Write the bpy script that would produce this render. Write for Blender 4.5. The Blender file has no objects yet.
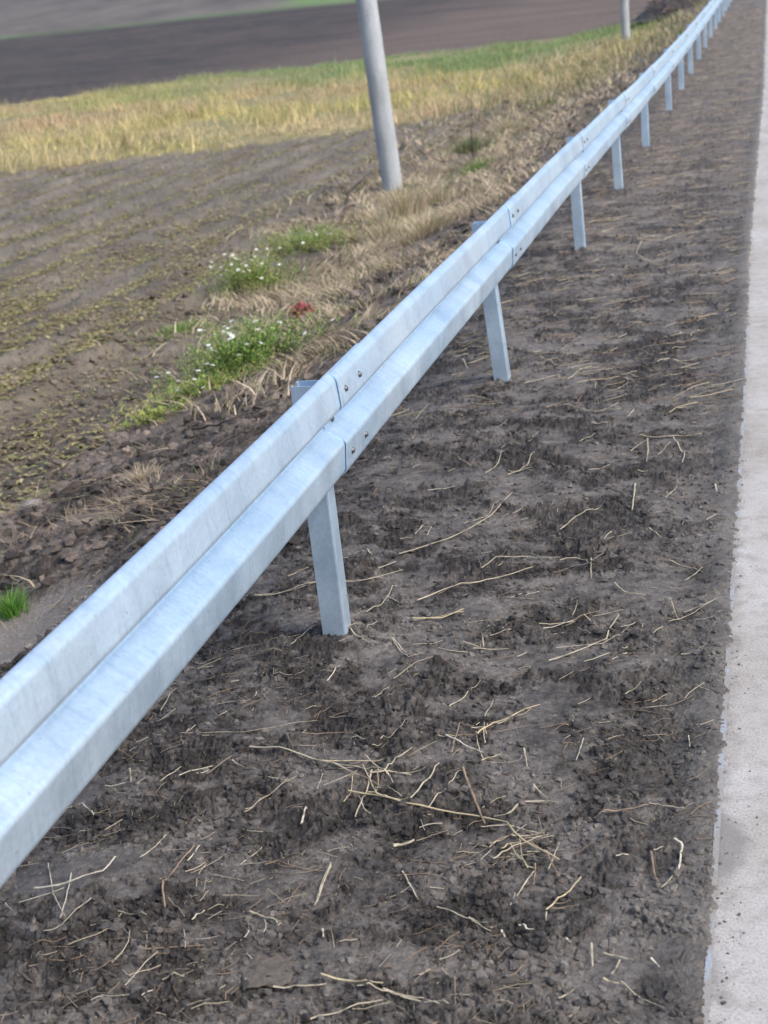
import bpy, math, random
import numpy as np
from mathutils import Matrix, Vector
random.seed(7); rng = np.random.default_rng(7)
sc = bpy.context.scene
col = sc.collection
R_ = math.radians

# ------------------------------------------------------------------ camera
CAM_H = 1.70
FPX = 1522.0
RM = np.array([[0.96864651, -0.01951836, -0.24767513],
               [0.22726447, -0.33314815, 0.9150755],
               [-0.10037329, -0.94267245, -0.31826696]])
cam_d = bpy.data.cameras.new('camera')
cam = bpy.data.objects.new('camera', cam_d); col.objects.link(cam)
cam_d.sensor_fit = 'VERTICAL'; cam_d.sensor_height = 36; cam_d.sensor_width = 27
cam_d.lens = FPX / 1024 * 36
cam_d.clip_start = 0.05; cam_d.clip_end = 5000
m = Matrix.Identity(4)
for i in range(3):
    m[i][0] = RM[i, 0]; m[i][1] = -RM[i, 1]; m[i][2] = -RM[i, 2]
m[2][3] = CAM_H
cam.matrix_world = m
cam_d.dof.use_dof = True; cam_d.dof.focus_distance = 4.0; cam_d.dof.aperture_fstop = 6.3
sc.camera = cam

# ------------------------------------------------------------------ light
SUN_EL, SUN_AZ = 46, 108      # azimuth measured from +Y towards +X
w = bpy.data.worlds.new('World'); sc.world = w; w.use_nodes = True
nt = w.node_tree; bg = nt.nodes['Background']
sky = nt.nodes.new('ShaderNodeTexSky'); sky.sky_type = 'NISHITA'; sky.sun_disc = False
sky.sun_elevation = R_(SUN_EL); sky.sun_rotation = R_(SUN_AZ)
sky.air_density = 1.0; sky.dust_density = 4.0; sky.ozone_density = 1.0
nt.links.new(sky.outputs[0], bg.inputs[0]); bg.inputs[1].default_value = 0.15
sd = bpy.data.lights.new('sun', 'SUN'); sd.energy = 1.4; sd.angle = R_(26); sd.color = (1, .965, .93)
so = bpy.data.objects.new('sun', sd); col.objects.link(so)
d = Vector((math.sin(R_(SUN_AZ)) * math.cos(R_(SUN_EL)), math.cos(R_(SUN_AZ)) * math.cos(R_(SUN_EL)), math.sin(R_(SUN_EL))))
so.rotation_euler = d.to_track_quat('Z', 'Y').to_euler()
vs = sc.view_settings
vs.view_transform = 'Standard'; vs.look = 'None'; vs.gamma = 1; vs.use_curve_mapping = False
vs.exposure = 0.56

# ------------------------------------------------------------------ noise
def _hash(ix, iy, seed):
    h = (ix.astype(np.int64) * 374761393 + iy.astype(np.int64) * 668265263 + seed * 974634777) & 0xffffffff
    h = ((h ^ (h >> 13)) * 1274126177) & 0xffffffff
    return (h ^ (h >> 16)) & 0xffffffff
def pnoise(x, y, seed=0):
    x = np.asarray(x, float); y = np.asarray(y, float)
    xi = np.floor(x); yi = np.floor(y); fx = x - xi; fy = y - yi
    u = fx * fx * fx * (fx * (fx * 6 - 15) + 10); v = fy * fy * fy * (fy * (fy * 6 - 15) + 10)
    def g(dx, dy):
        a = _hash(xi + dx, yi + dy, seed) * (2 * np.pi / 4294967296.0)
        return np.cos(a) * (fx - dx) + np.sin(a) * (fy - dy)
    n0 = g(0, 0) * (1 - u) + g(1, 0) * u; n1 = g(0, 1) * (1 - u) + g(1, 1) * u
    return (n0 * (1 - v) + n1 * v) * 1.5
def fbm(x, y, f, octv=4, gain=.5, seed=0):
    s = 0; a = 1; t = 0
    for k in range(octv):
        s = s + a * pnoise(x * f + 17.3 * k, y * f - 9.1 * k, seed + k); t += a; a *= gain; f *= 2.03
    return s / t
def cell(x, y, f, seed=0):
    """distance to nearest feature point (0..~1)"""
    x = np.asarray(x) * f; y = np.asarray(y) * f
    xi = np.floor(x); yi = np.floor(y); best = np.full(x.shape, 9.0)
    for dx in (-1, 0, 1):
        for dy in (-1, 0, 1):
            h = _hash(xi + dx, yi + dy, seed); px = (h & 0xffff) / 65536.0; py = (h >> 16) / 65536.0
            dd = (xi + dx + px - x) ** 2 + (yi + dy + py - y) ** 2
            best = np.minimum(best, dd)
    return np.sqrt(best)
def sstep(a, b, x):
    t = np.clip((np.asarray(x, float) - a) / (b - a), 0, 1); return t * t * (3 - 2 * t)

# ------------------------------------------------------------------ lay of the land
EDGE = -0.135
def curve_x(Y):
    Y = np.asarray(Y, float); t = np.clip(Y - 9, 0, None)
    a = np.minimum(t, 13)
    return .0095 * a * a / (a + 2.0) + .0045 * np.clip(t - 13, 0, None)
def road_z(Y):
    Y = np.asarray(Y, float); t = np.clip(Y - 11, 0, None)
    return np.where(t < 8, .0135 * t * t / 16, .0135 * (t - 4))
def base_z(X, Y):
    X = np.asarray(X, float); Y = np.asarray(Y, float)
    xr = X - curve_x(Y)
    lat = -.56 * sstep(-1.45, -4.2, xr) - .03 * sstep(-1.3, -1.75, xr)
    near = sstep(-9, -2.5, xr)
    field = np.clip(Y - 60, 0, 90) ** 1.3 / 90 ** 1.3 * 2.25 + np.clip(Y - 150, 0, 500) * .062
    rz = road_z(Y)
    hill_mix = sstep(45, 140, Y)
    return lat * (1 - .0 * hill_mix) + rz * near * (1 - hill_mix) + np.maximum(field, 0) * (1 - near * (1 - hill_mix)) + 0.0
def edge_off(Y):
    return -.016 + .0060 * np.clip(np.asarray(Y, float) - 2.0, -1, 4.5)
def edge_noise(Y):
    return edge_off(Y) + .010 * fbm(Y, Y * 0, 3, 4, .6, 91) * 2
POSTS_G = [(-1.195 + float(curve_x(y)), y) for y in (3.875 - 2.97, 3.875, 6.665, 10.065, 12.785, 15.755, 19.3, 22.0, 24.7)]
def post_mound(X, Y):
    m_ = 0
    for px, py in POSTS_G: m_ = m_ + np.exp(-(((X - px) / .11) ** 2 + ((Y - py + .02) / .12) ** 2))
    return m_
def detail_z(X, Y):
    """clods, crumbs, ruts and smooth trodden pads of the soil"""
    X = np.asarray(X, float); Y = np.asarray(Y, float)
    xr = X - curve_x(Y)
    wx = X + .02 * pnoise(X * 9, Y * 9, 5); wy = Y + .02 * pnoise(X * 9, Y * 9, 6)
    # shape masks
    pad = sstep(-.02, .15, fbm(wx * .8, wy * 1.0, 3.3, 6, .74, 11) + .06)          # 1 = trodden, smooth
    verge = sstep(-1.9, -1.5, xr)
    rough = 1 - .92 * pad
    z = .022 * fbm(wx, wy, 2.2, 3, .5, 21)
    qx = wx + .035 * fbm(X, Y, 14, 3, .6, 36); qy = wy + .035 * fbm(X, Y, 14, 3, .6, 37)
    c2 = np.clip(.58 - cell(qx, qy, 40, 32), 0, 1); c3 = np.clip(.6 - cell(qx, qy, 95, 33), 0, 1)
    lump = np.clip(.5 + 1.3 * pnoise(wx * 5, wy * 5, 35), 0, 1.3)
    bil = lambda f, sd: np.abs(fbm(qx, qy * 1.15, f, 3, .6, sd))
    z = z + rough * (lump * (.026 * bil(6, 38) + .028 * bil(15, 39)) + .024 * bil(38, 44) + .010 * c2 * lump + .0060 * c3 - .012)
    z = z + (.14 + .86 * rough) * .018 * fbm(wx, wy, 11, 6, .70, 22)
    rid = 1 - np.abs(pnoise(wx * 7, wy * 11, 41)) * 2
    z = z + .008 * rid * (1 - .6 * pad) + (.0012 + .0022 * rough) * fbm(X, Y, 75, 3, .7, 23)
    # crust on the pads
    cr = cell(wx, wy, 17, 51)
    z = z - pad * .0022 * sstep(.5, .75, cr)
    z = z * (1 - .35 * verge * sstep(-.5, -.2, xr))
    pm = post_mound(X, Y); z = z + pm * (.018 + .035 * np.abs(fbm(X, Y, 14, 4, .6, 45)) + .02 * fbm(X, Y, 30, 3, .6, 46))
    # left of the rail: rougher bank, then field rows
    bank = sstep(-1.55, -1.9, xr) * sstep(-4.2, -3.2, xr)
    z = z + bank * (.05 * fbm(wx, wy, 1.7, 3, .55, 61) + .03 * np.abs(fbm(wx, wy, 5, 3, .6, 62)))
    fld = sstep(-3.2, -4.3, xr) * sstep(80, 50, Y)
    wv = .12 * pnoise(X * .5, Y * .12, 71)
    rows = np.sin((xr + wv) * 2 * np.pi / .72)
    z = z + fld * ((.038 * rows) * (.6 + .5 * pnoise(X * 1.3, Y * .35, 73)) + .035 * fbm(wx * 1.4, wy * .8, 2.4, 3, .6, 72))
    for rx, dp in ((-4.15, .05), (-4.75, .07), (-6.3, .05)):
        z = z - fld * dp * np.exp(-((xr - rx + wv) / .13) ** 2)
    # soft hollow of the wheel-smoothed mud left of the first bay
    return z
def ground_z(X, Y):
    X = np.asarray(X, float); Y = np.asarray(Y, float)
    xr = X - curve_x(Y)
    dz = detail_z(X, Y) * np.where(Y > 60, np.clip(60 / np.maximum(Y, 1), 0, 1), 1)
    # deeper dip: small cut bank at the lower left
    hol = np.exp(-(((xr + 2.74) / .42) ** 2 + ((Y - 4.62) / .56) ** 2))
    z = base_z(X, Y) + dz * (1 - .85 * np.clip(hol * 1.3, 0, 1)) - .16 * hol
    # soil tapers on to the road edge, then lies under the slab
    e = EDGE + edge_noise(Y)
    k = sstep(e - .10, e - .01, xr)
    zr = road_z(Y) * (1 - sstep(45, 140, Y))
    basev = base_z(X, Y)
    z = z * (1 - k) + (basev + .013 + np.maximum((z - basev) * .4, -.004)) * k
    under = sstep(.012, .045, xr - e - .03 * fbm(X, Y, 22, 4, .7, 92))
    return z - under * .07
def at(px, py, lift=0.0):
    """ground point seen at a place of the photograph"""
    r = RM @ np.array([px - 384, py - 512, FPX]); z = 0.0
    for _ in range(40):
        t = (z - CAM_H) / r[2]; X = r[0] * t; Y = r[1] * t
        z = .5 * z + .5 * float(base_z(X, Y))
    return float(X), float(Y)

# ------------------------------------------------------------------ helpers
def mesh_obj(name, verts, faces, mat=None, parent=None, cols=None, smooth=True):
    """faces: (n,k) int array or list of them"""
    me = bpy.data.meshes.new(name)
    verts = np.asarray(verts, np.float32).reshape(-1, 3)
    fl = faces if isinstance(faces, list) else [faces]
    fl = [np.asarray(f, np.int32) for f in fl if len(f)]
    loops = np.concatenate([f.ravel() for f in fl]); counts = np.concatenate([np.full(len(f), f.shape[1], np.int32) for f in fl])
    starts = np.concatenate([[0], np.cumsum(counts)[:-1]]).astype(np.int32)
    me.vertices.add(len(verts)); me.vertices.foreach_set('co', verts.ravel())
    me.loops.add(len(loops)); me.loops.foreach_set('vertex_index', loops.astype(np.int32))
    me.polygons.add(len(counts)); me.polygons.foreach_set('loop_start', starts); me.polygons.foreach_set('loop_total', counts)
    me.polygons.foreach_set('use_smooth', np.full(len(counts), smooth, dtype=bool))
    me.update(calc_edges=True); me.validate()
    if cols is not None:
        ca = me.color_attributes.new('Col', 'FLOAT_COLOR', 'POINT')
        c4 = np.ones((len(verts), 4), np.float32); c4[:, :3] = cols
        ca.data.foreach_set('color', c4.ravel())
    if mat: me.materials.append(mat)
    o = bpy.data.objects.new(name, me); col.objects.link(o)
    if parent: o.parent = parent
    return o
def tag(o, label=None, cat=None, group=None, kind=None):
    if label: o['label'] = label
    if cat: o['category'] = cat
    if group: o['group'] = group
    if kind: o['kind'] = kind
    return o
def empty(name, loc, label, cat, group=None, rz=0):
    o = bpy.data.objects.new(name, None); col.objects.link(o); o.location = loc; o.rotation_euler = (0, 0, rz)
    o.empty_display_size = .1
    return tag(o, label, cat, group)
def mat(name, rough=.8, base=(.5, .5, .5), metal=0, spec=.5):
    m = bpy.data.materials.new(name); m.use_nodes = True
    b = m.node_tree.nodes['Principled BSDF']
    b.inputs['Base Color'].default_value = (*base, 1); b.inputs['Roughness'].default_value = rough
    b.inputs['Metallic'].default_value = metal; b.inputs['Specular IOR Level'].default_value = spec
    return m
def N(m, t, **kw):
    n = m.node_tree.nodes.new(t)
    for k, v in kw.items():
        if k in n.inputs: n.inputs[k].default_value = v
        else: setattr(n, k, v)
    return n
def L(m, a, b): m.node_tree.links.new(a, b)
def bsdf(m): return m.node_tree.nodes['Principled BSDF']
def ramp(m, src, stops):
    r = N(m, 'ShaderNodeValToRGB'); e = r.color_ramp.elements
    e[0].position, e[0].color = stops[0][0], (*stops[0][1], 1); e[1].position, e[1].color = stops[-1][0], (*stops[-1][1], 1)
    for p, c in stops[1:-1]:
        q = e.new(p); q.color = (*c, 1)
    L(m, src, r.inputs[0]); return r
def noise(m, scale, detail=4, rough=.55, coord='Object', stretch=None):
    tc = N(m, 'ShaderNodeTexCoord'); src = tc.outputs[coord]
    if stretch:
        mp = N(m, 'ShaderNodeMapping'); mp.inputs['Scale'].default_value = stretch; L(m, src, mp.inputs[0]); src = mp.outputs[0]
    n = N(m, 'ShaderNodeTexNoise'); n.inputs['Scale'].default_value = scale; n.inputs['Detail'].default_value = detail; n.inputs['Roughness'].default_value = rough
    L(m, src, n.inputs['Vector']); return n
def mixc(m, a, b, fac, mode='MIX'):
    x = N(m, 'ShaderNodeMix', data_type='RGBA', blend_type=mode)
    for s, i in ((a, 6), (b, 7)):
        if hasattr(s, 'is_linked') or hasattr(s, 'links'): L(m, s, x.inputs[i])
        else: x.inputs[i].default_value = (*s, 1)
    if isinstance(fac, (int, float)): x.inputs[0].default_value = fac
    else: L(m, fac, x.inputs[0])
    return x.outputs[2]
def bump(m, src, strength, dist):
    b = N(m, 'ShaderNodeBump'); b.inputs['Strength'].default_value = strength; b.inputs['Distance'].default_value = dist
    L(m, src, b.inputs['Height']); return b

# ------------------------------------------------------------------ materials
def m_soil():
    m = mat('soil', .85, spec=.45)
    vc = N(m, 'ShaderNodeVertexColor', layer_name='Col')
    n1 = noise(m, 75, 6, .72); n2 = noise(m, 420, 3, .65)
    r1 = ramp(m, n1.outputs[0], [(.28, (.50, .50, .50)), (.5, (1, 1, 1)), (.74, (1.6, 1.58, 1.54))])
    r2 = ramp(m, n2.outputs[0], [(.3, (.75, .75, .75)), (.6, (1.1, 1.1, 1.1)), (.72, (1.7, 1.65, 1.55))])
    c = mixc(m, vc.outputs[0], r1.outputs[0], 1.0, 'MULTIPLY'); c = mixc(m, c, r2.outputs[0], .8, 'MULTIPLY')
    L(m, c, bsdf(m).inputs['Base Color'])
    b = bump(m, n2.outputs[0], .8, .004); b2 = bump(m, n1.outputs[0], .8, .012); L(m, b.outputs[0], b2.inputs['Normal'])
    L(m, b2.outputs[0], bsdf(m).inputs['Normal'])
    rr = ramp(m, n1.outputs[0], [(.3, (.48,) * 3), (.7, (.82,) * 3)]); L(m, rr.outputs[0], bsdf(m).inputs['Roughness'])
    return m
def m_attr(name, rough=.8, transl=False, spec=.3):
    m = mat(name, rough, spec=spec)
    vc = N(m, 'ShaderNodeVertexColor', layer_name='Col')
    n1 = noise(m, 180, 3, .6)
    r1 = ramp(m, n1.outputs[0], [(.3, (.75, .75, .72)), (.7, (1.2, 1.2, 1.2))])
    c = mixc(m, vc.outputs[0], r1.outputs[0], .8, 'MULTIPLY')
    L(m, c, bsdf(m).inputs['Base Color'])
    if transl:
        tr = N(m, 'ShaderNodeBsdfTranslucent'); L(m, c, tr.inputs[0])
        mx = N(m, 'ShaderNodeMixShader'); mx.inputs[0].default_value = .3
        L(m, bsdf(m).outputs[0], mx.inputs[1]); L(m, tr.outputs[0], mx.inputs[2]); L(m, mx.outputs[0], m.node_tree.nodes['Material Output'].inputs[0])
    return m
def m_galv(name='galvanised_steel'):
    m = mat(name, .42, (.56, .62, .70), .68, .5)
    # faint vertical run marks (streaks across the beam), mottled zinc bloom
    st = noise(m, 1.0, 5, .7, 'Object', (6, 55, 6))
    bl = noise(m, 6, 6, .62); sp = noise(m, 85, 3, .6); big = noise(m, 1.3, 3, .5)
    r1 = ramp(m, st.outputs[0], [(.32, (.86, .89, .92)), (.46, (1, 1, 1)), (.75, (1.04, 1.04, 1.03))])
    r2 = ramp(m, bl.outputs[0], [(.3, (.86, .89, .92)), (.55, (1, 1, 1)), (.75, (1.05, 1.05, 1.04))])
    r3 = ramp(m, sp.outputs[0], [(.35, (.93, .93, .94)), (.65, (1.05, 1.05, 1.05))])
    r4 = ramp(m, big.outputs[0], [(.35, (.56, .74, .92)), (.65, (.64, .79, .935))])
    c = mixc(m, r4.outputs[0], r1.outputs[0], 1, 'MULTIPLY'); c = mixc(m, c, r2.outputs[0], 1, 'MULTIPLY'); c = mixc(m, c, r3.outputs[0], 1, 'MULTIPLY')
    # splashes of dried mud
    du = noise(m, 38, 4, .7); rd = ramp(m, du.outputs[0], [(.66, (0, 0, 0)), (.74, (.6,) * 3)])
    c = mixc(m, c, (.20, .18, .16), rd.outputs[0])
    L(m, c, bsdf(m).inputs['Base Color'])
    rr = ramp(m, bl.outputs[0], [(.3, (.33,) * 3), (.7, (.48,) * 3)]); L(m, rr.outputs[0], bsdf(m).inputs['Roughness'])
    b = bump(m, sp.outputs[0], .12, .002); b2 = bump(m, big.outputs[0], .25, .02); L(m, b.outputs[0], b2.inputs['Normal']); L(m, b2.outputs[0], bsdf(m).inputs['Normal'])
    return m
def m_road():
    m = mat('worn_pavement', .8, spec=.35)
    big = noise(m, 2.2, 5, .6, stretch=(1.6, .7, 1)); mid = noise(m, 17, 5, .65); fine = noise(m, 170, 4, .7); fl = noise(m, 60, 3, .8)
    r1 = ramp(m, big.outputs[0], [(.3, (.32, .305, .285)), (.5, (.39, .38, .37)), (.7, (.44, .44, .445))])
    r2 = ramp(m, mid.outputs[0], [(.3, (.80, .78, .76)), (.5, (1, 1, 1)), (.75, (1.08, 1.08, 1.08))])
    r3 = ramp(m, fine.outputs[0], [(.30, (.55, .54, .53)), (.46, (1, 1, 1)), (.62, (1.15, 1.15, 1.15)), (.72, (1.4, 1.4, 1.38))])
    c = mixc(m, r1.outputs[0], r2.outputs[0], 1, 'MULTIPLY'); c = mixc(m, c, r3.outputs[0], 1, 'MULTIPLY')
    rd = ramp(m, fl.outputs[0], [(.66, (0, 0, 0)), (.73, (.6,) * 3)]); c = mixc(m, c, (.27, .24, .21), rd.outputs[0])
    # damp mud stains of their own shape, by world position
    def blob(x, y, rx, ry, c0, colr, k=.8):
        tc = N(m, 'ShaderNodeTexCoord'); mp = N(m, 'ShaderNodeMapping', vector_type='TEXTURE'); mp.inputs['Location'].default_value = (x, y, 0); mp.inputs['Scale'].default_value = (rx, ry, 1)
        wob = N(m, 'ShaderNodeVectorMath', operation='MULTIPLY_ADD'); L(m, mid.outputs[1], wob.inputs[0]); wob.inputs[1].default_value = (.05, .08, 0)
        L(m, tc.outputs['Object'], wob.inputs[2]); L(m, wob.outputs[0], mp.inputs[0])
        sx = N(m, 'ShaderNodeSeparateXYZ'); L(m, mp.outputs[0], sx.inputs[0]); cb = N(m, 'ShaderNodeCombineXYZ'); L(m, sx.outputs[0], cb.inputs[0]); L(m, sx.outputs[1], cb.inputs[1])
        ln = N(m, 'ShaderNodeVectorMath', operation='LENGTH'); L(m, cb.outputs[0], ln.inputs[0])
        rp = ramp(m, ln.outputs['Value'], [(.55, (k,) * 3), (1.0, (0, 0, 0))])
        return mixc(m, c0, colr, rp.outputs[0])
    tc = N(m, 'ShaderNodeTexCoord'); sx = N(m, 'ShaderNodeSeparateXYZ'); L(m, tc.outputs['Object'], sx.inputs[0])
    dn = noise(m, 14, 5, .7); ma = N(m, 'ShaderNodeMath', operation='MULTIPLY_ADD'); L(m, dn.outputs[0], ma.inputs[0]); ma.inputs[1].default_value = -.22; L(m, sx.outputs[0], ma.inputs[2])
    rp = ramp(m, ma.outputs[0], [(0.0, (.75,) * 3), (1.0, (0,) * 3)]); mr = N(m, 'ShaderNodeMapRange'); L(m, ma.outputs[0], mr.inputs[0]); mr.inputs[1].default_value = -.262; mr.inputs[2].default_value = -.195
    L(m, mr.outputs[0], rp.inputs[0]); c = mixc(m, c, (.19, .178, .165), rp.outputs[0])
    c = blob(-.085, 2.80, .06, .13, c, (.20, .19, .185), .75)
    c = blob(-.09, 4.0, .035, .12, c, (.30, .29, .27), .5)
    L(m, c, bsdf(m).inputs['Base Color'])
    b = bump(m, fine.outputs[0], .6, .003); b2 = bump(m, mid.outputs[0], .5, .006); L(m, b.outputs[0], b2.inputs['Normal']); L(m, b2.outputs[0], bsdf(m).inputs['Normal'])
    return m
def m_line():
    m = mat('worn_edge_paint', .6)
    n = noise(m, 30, 5, .75, stretch=(1, .35, 1)); r = ramp(m, n.outputs[0], [(.47, (.30, .295, .285)), (.60, (.33, .38, .45))])
    n2 = noise(m, 240, 3, .7); r2 = ramp(m, n2.outputs[0], [(.3, (.7,) * 3), (.55, (1.05,) * 3)])
    c = mixc(m, r.outputs[0], r2.outputs[0], 1, 'MULTIPLY'); L(m, c, bsdf(m).inputs['Base Color'])
    b = bump(m, n2.outputs[0], .6, .003); L(m, b.outputs[0], bsdf(m).inputs['Normal']); return m
def m_concrete():
    m = mat('pole_concrete', .85, spec=.3)
    n = noise(m, 9, 6, .65, stretch=(1, 1, .25)); r = ramp(m, n.outputs[0], [(.3, (.33, .37, .41)), (.5, (.42, .46, .50)), (.72, (.50, .53, .56))])
    n2 = noise(m, 60, 4, .7); r2 = ramp(m, n2.outputs[0], [(.35, (.85,) * 3), (.6, (1.05,) * 3)])
    n3 = noise(m, 1.2, 2, .5); r3 = ramp(m, n3.outputs[0], [(.35, (.86, .85, .83)), (.65, (1.06, 1.06, 1.06))])
    c = mixc(m, r.outputs[0], r2.outputs[0], 1, 'MULTIPLY'); c = mixc(m, c, r3.outputs[0], 1, 'MULTIPLY'); L(m, c, bsdf(m).inputs['Base Color'])
    b = bump(m, n2.outputs[0], .4, .004); L(m, b.outputs[0], bsdf(m).inputs['Normal']); return m
SOIL = m_soil(); GALV = m_galv(); ROAD = m_road(); LINE = m_line(); CONC = m_concrete()
STRAW = m_attr('dry_straw', .65, spec=.4); LEAF = m_attr('leaf', .6, True); CLOD = SOIL
PETAL = mat('white_petal', .6, (.78, .78, .78))

# ------------------------------------------------------------------ ground sheet
def strip_lo(X): return np.interp(X, [-60, -13.3, -9.9, -6.8, -4.9, -3], [21, 25.5, 26.6, 28.0, 29.9, 33])
def strip_hi(X): return np.interp(X, [-60, -26.8, -21.7, -14.9, -6.3, 0], [44, 52, 59, 62.6, 64, 66])
def soil_color(X, Y):
    xr = X - curve_x(Y)
    n = fbm(X, Y, 1.6, 4, .55, 101); n2 = fbm(X, Y, 7, 4, .6, 102)
    pad = sstep(-.02, .15, fbm((X + .02 * pnoise(X * 9, Y * 9, 5)) * .8, Y + .02 * pnoise(X * 9, Y * 9, 6), 3.3, 6, .74, 11) + .06)
    dark = np.array([.036, .0315, .0295]); light = np.array([.200, .184, .171])
    k = np.clip(.12 + .46 * pad + .5 * n + .7 * n2 + .75 * fbm(X, Y, 24, 4, .7, 103), 0, 1)[:, None]
    k = k + (.42 - k) * .45 * sstep(7, 18, Y)[:, None]
    c = dark * (1 - k) + light * k
    # further along the verge the soil is browner and drier
    b = (sstep(6, 16, Y) * sstep(-1.9, -1.5, xr))[:, None]
    c = c * (1 - b) + (c * np.array([1.22, 1.13, 1.04]) + .004) * b
    # paler worn band right beside the pavement
    eo = EDGE + edge_off(Y); e = (np.clip(sstep(eo - .35, eo - .02, xr) * .30 + sstep(eo - .07, eo + .01, xr) * .4, 0, .7) * (1 + .8 * n2))[:, None]; c = c * (1 - e) + np.array([.19, .18, .168]) * e
    # bank: warm brown
    bk = (sstep(-1.5, -2.0, xr) * sstep(-5.0, -3.6, xr))[:, None]
    c = c * (1 - bk) + (c * np.array([1.25, 1.12, 1.0]) + .008) * bk
    # field: grey-brown with olive
    f = (sstep(-3.4, -4.6, xr))[:, None]
    fn = np.clip(.5 + .9 * fbm(X * 1.6, Y * .5, 1.1, 4, .6, 105), 0, 1)[:, None]
    fc = np.array([.092, .077, .059]) * (1 - fn) + np.array([.228, .197, .152]) * fn
    fc = fc * (1 + .5 * fbm(X, Y, 6, 3, .6, 115))[:, None]
    c = c * (1 - f) + fc * f
    # smooth pale silt lower left
    hol = np.exp(-(((xr + 2.74) / .44) ** 2 + ((Y - 4.55) / .58) ** 2)); h = sstep(.35, .6, hol)[:, None]
    c = c * (1 - h) + np.array([.26, .235, .215]) * (1 + .15 * n2[:, None]) * h
    # strip under the tall grass
    lo, hi = strip_lo(X), strip_hi(X) + 1.2 * fbm(X, Y, .3, 3, .5, 107)
    s = (sstep(-.4, .8, Y - lo) * sstep(.8, -.4, Y - hi) * sstep(-2.6, -4.2, xr))[:, None]
    g = np.clip(.5 + 1.2 * fbm(X, Y, .25, 3, .5, 108), 0, 1)[:, None]
    c = c * (1 - s) + (np.array([.30, .25, .13]) * g + np.array([.20, .19, .09]) * (1 - g)) * s
    # black ploughed field, thin green bank, brown field on the rise
    bf = (sstep(0, 1.5, Y - hi) * sstep(2.4, 0, xr * 0 + xr / 4))[:, None]
    bn = fbm(X * .2, Y, .5, 4, .6, 110)[:, None]
    blk = np.array([.048, .034, .026]) * (1 + .8 * bn + .5 * fbm(X * .35, Y, 1.3, 3, .6, 116)[:, None])
    rgt = sstep(-30, -12, X)[:, None]; blk = blk * (1 - rgt) + np.array([.125, .090, .070]) * (1 + .6 * bn) * rgt
    c = c * (1 - bf) + blk * bf
    top = 150 + 4 * fbm(X, Y, .03, 3, .5, 111)
    br = sstep(0, 3, Y - top)[:, None]
    brc = np.array([.115, .100, .086]) * (1 + .7 * fbm(X, Y * .4, .12, 4, .6, 112)[:, None])
    gp = (sstep(-52, -44, X + 5 * fbm(X, Y, .1, 2, .5, 113)) * sstep(0, 4, Y - top))[:, None]
    brc = brc * (1 - gp) + np.array([.13, .22, .07]) * gp
    c = c * (1 - br) + brc * br
    gl = (np.exp(-((Y - top) / 3.0) ** 2) * np.clip(.7 + 1.2 * fbm(X, Y, .08, 2, .5, 114), 0, 1))[:, None]
    c = c * (1 - gl) + np.array([.10, .155, .06]) * gl
    return np.clip(c, .01, .9)
def build_ground():
    inv = np.linspace(1 / 1.7, 1 / 70, 1500); ys = 1 / inv
    ys = np.concatenate([np.linspace(-60, -2, 8), np.linspace(-1.5, 1.65, 30), ys, np.geomspace(71.5, 3500, 130)])
    s = np.linspace(-.66, .03, 920)
    sl = -.66 - np.geomspace(.002, 30, 90); sr = .03 + np.geomspace(.002, 30, 60)
    s = np.concatenate([sl[::-1], s, sr])
    ye = np.maximum(ys, 1.7)
    X = (ye[:, None] * s[None, :]).ravel(); Y = np.repeat(ys, len(s))
    Z = ground_z(X, Y)
    nr, nc = len(ys), len(s)
    i = (np.arange(nr - 1)[:, None] * nc + np.arange(nc - 1)[None, :]).ravel()
    F = np.stack([i, i + 1, i + nc + 1, i + nc], 1)
    o = mesh_obj('ground', np.stack([X, Y, Z], 1), F, SOIL, cols=soil_color(X, Y))
    tag(o, 'dark crumbly soil verge and bare field', kind='structure')
build_ground()

# road slab with a real worn edge
def ribbon(name, x0, x1, z, ys, m, nx=2, thick=.08, jitter=0):
    V = []; xs = np.linspace(0, 1, nx)
    for y in ys:
        cx = float(curve_x(y)); zz = float(base_z(np.array(cx), np.array(y)))
        cx += float(edge_off(y)) if y < 30 else .011
        e0 = x0 + jitter * float(pnoise(np.array(y * 5.), np.array(.3), 77))
        row = [(cx + e0, y, zz + z - thick)] if thick else []
        row += [(cx + e0 + (x1 - e0) * t, y, zz + z) for t in xs]
        V += row
    n = len(V) // len(ys); F = []
    for r in range(len(ys) - 1):
        for c in range(n - 1): F.append((r * n + c, r * n + c + 1, (r + 1) * n + c + 1, (r + 1) * n + c))
    return mesh_obj(name, V, np.array(F), m, smooth=False)
ysr = np.concatenate([np.linspace(-60, 1, 20), np.linspace(1.2, 12, 220), np.linspace(12.5, 130, 160)])
tag(ribbon('road', EDGE, 6.2, .006, ysr, ROAD, 6, .08, .004), 'pale worn pavement', kind='structure')
tag(ribbon('edge_line', EDGE + .014, EDGE + .027, .009, ysr[(ysr > 1) & (ysr < 7.6)], LINE, 2, 0, .003), kind='structure')

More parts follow.
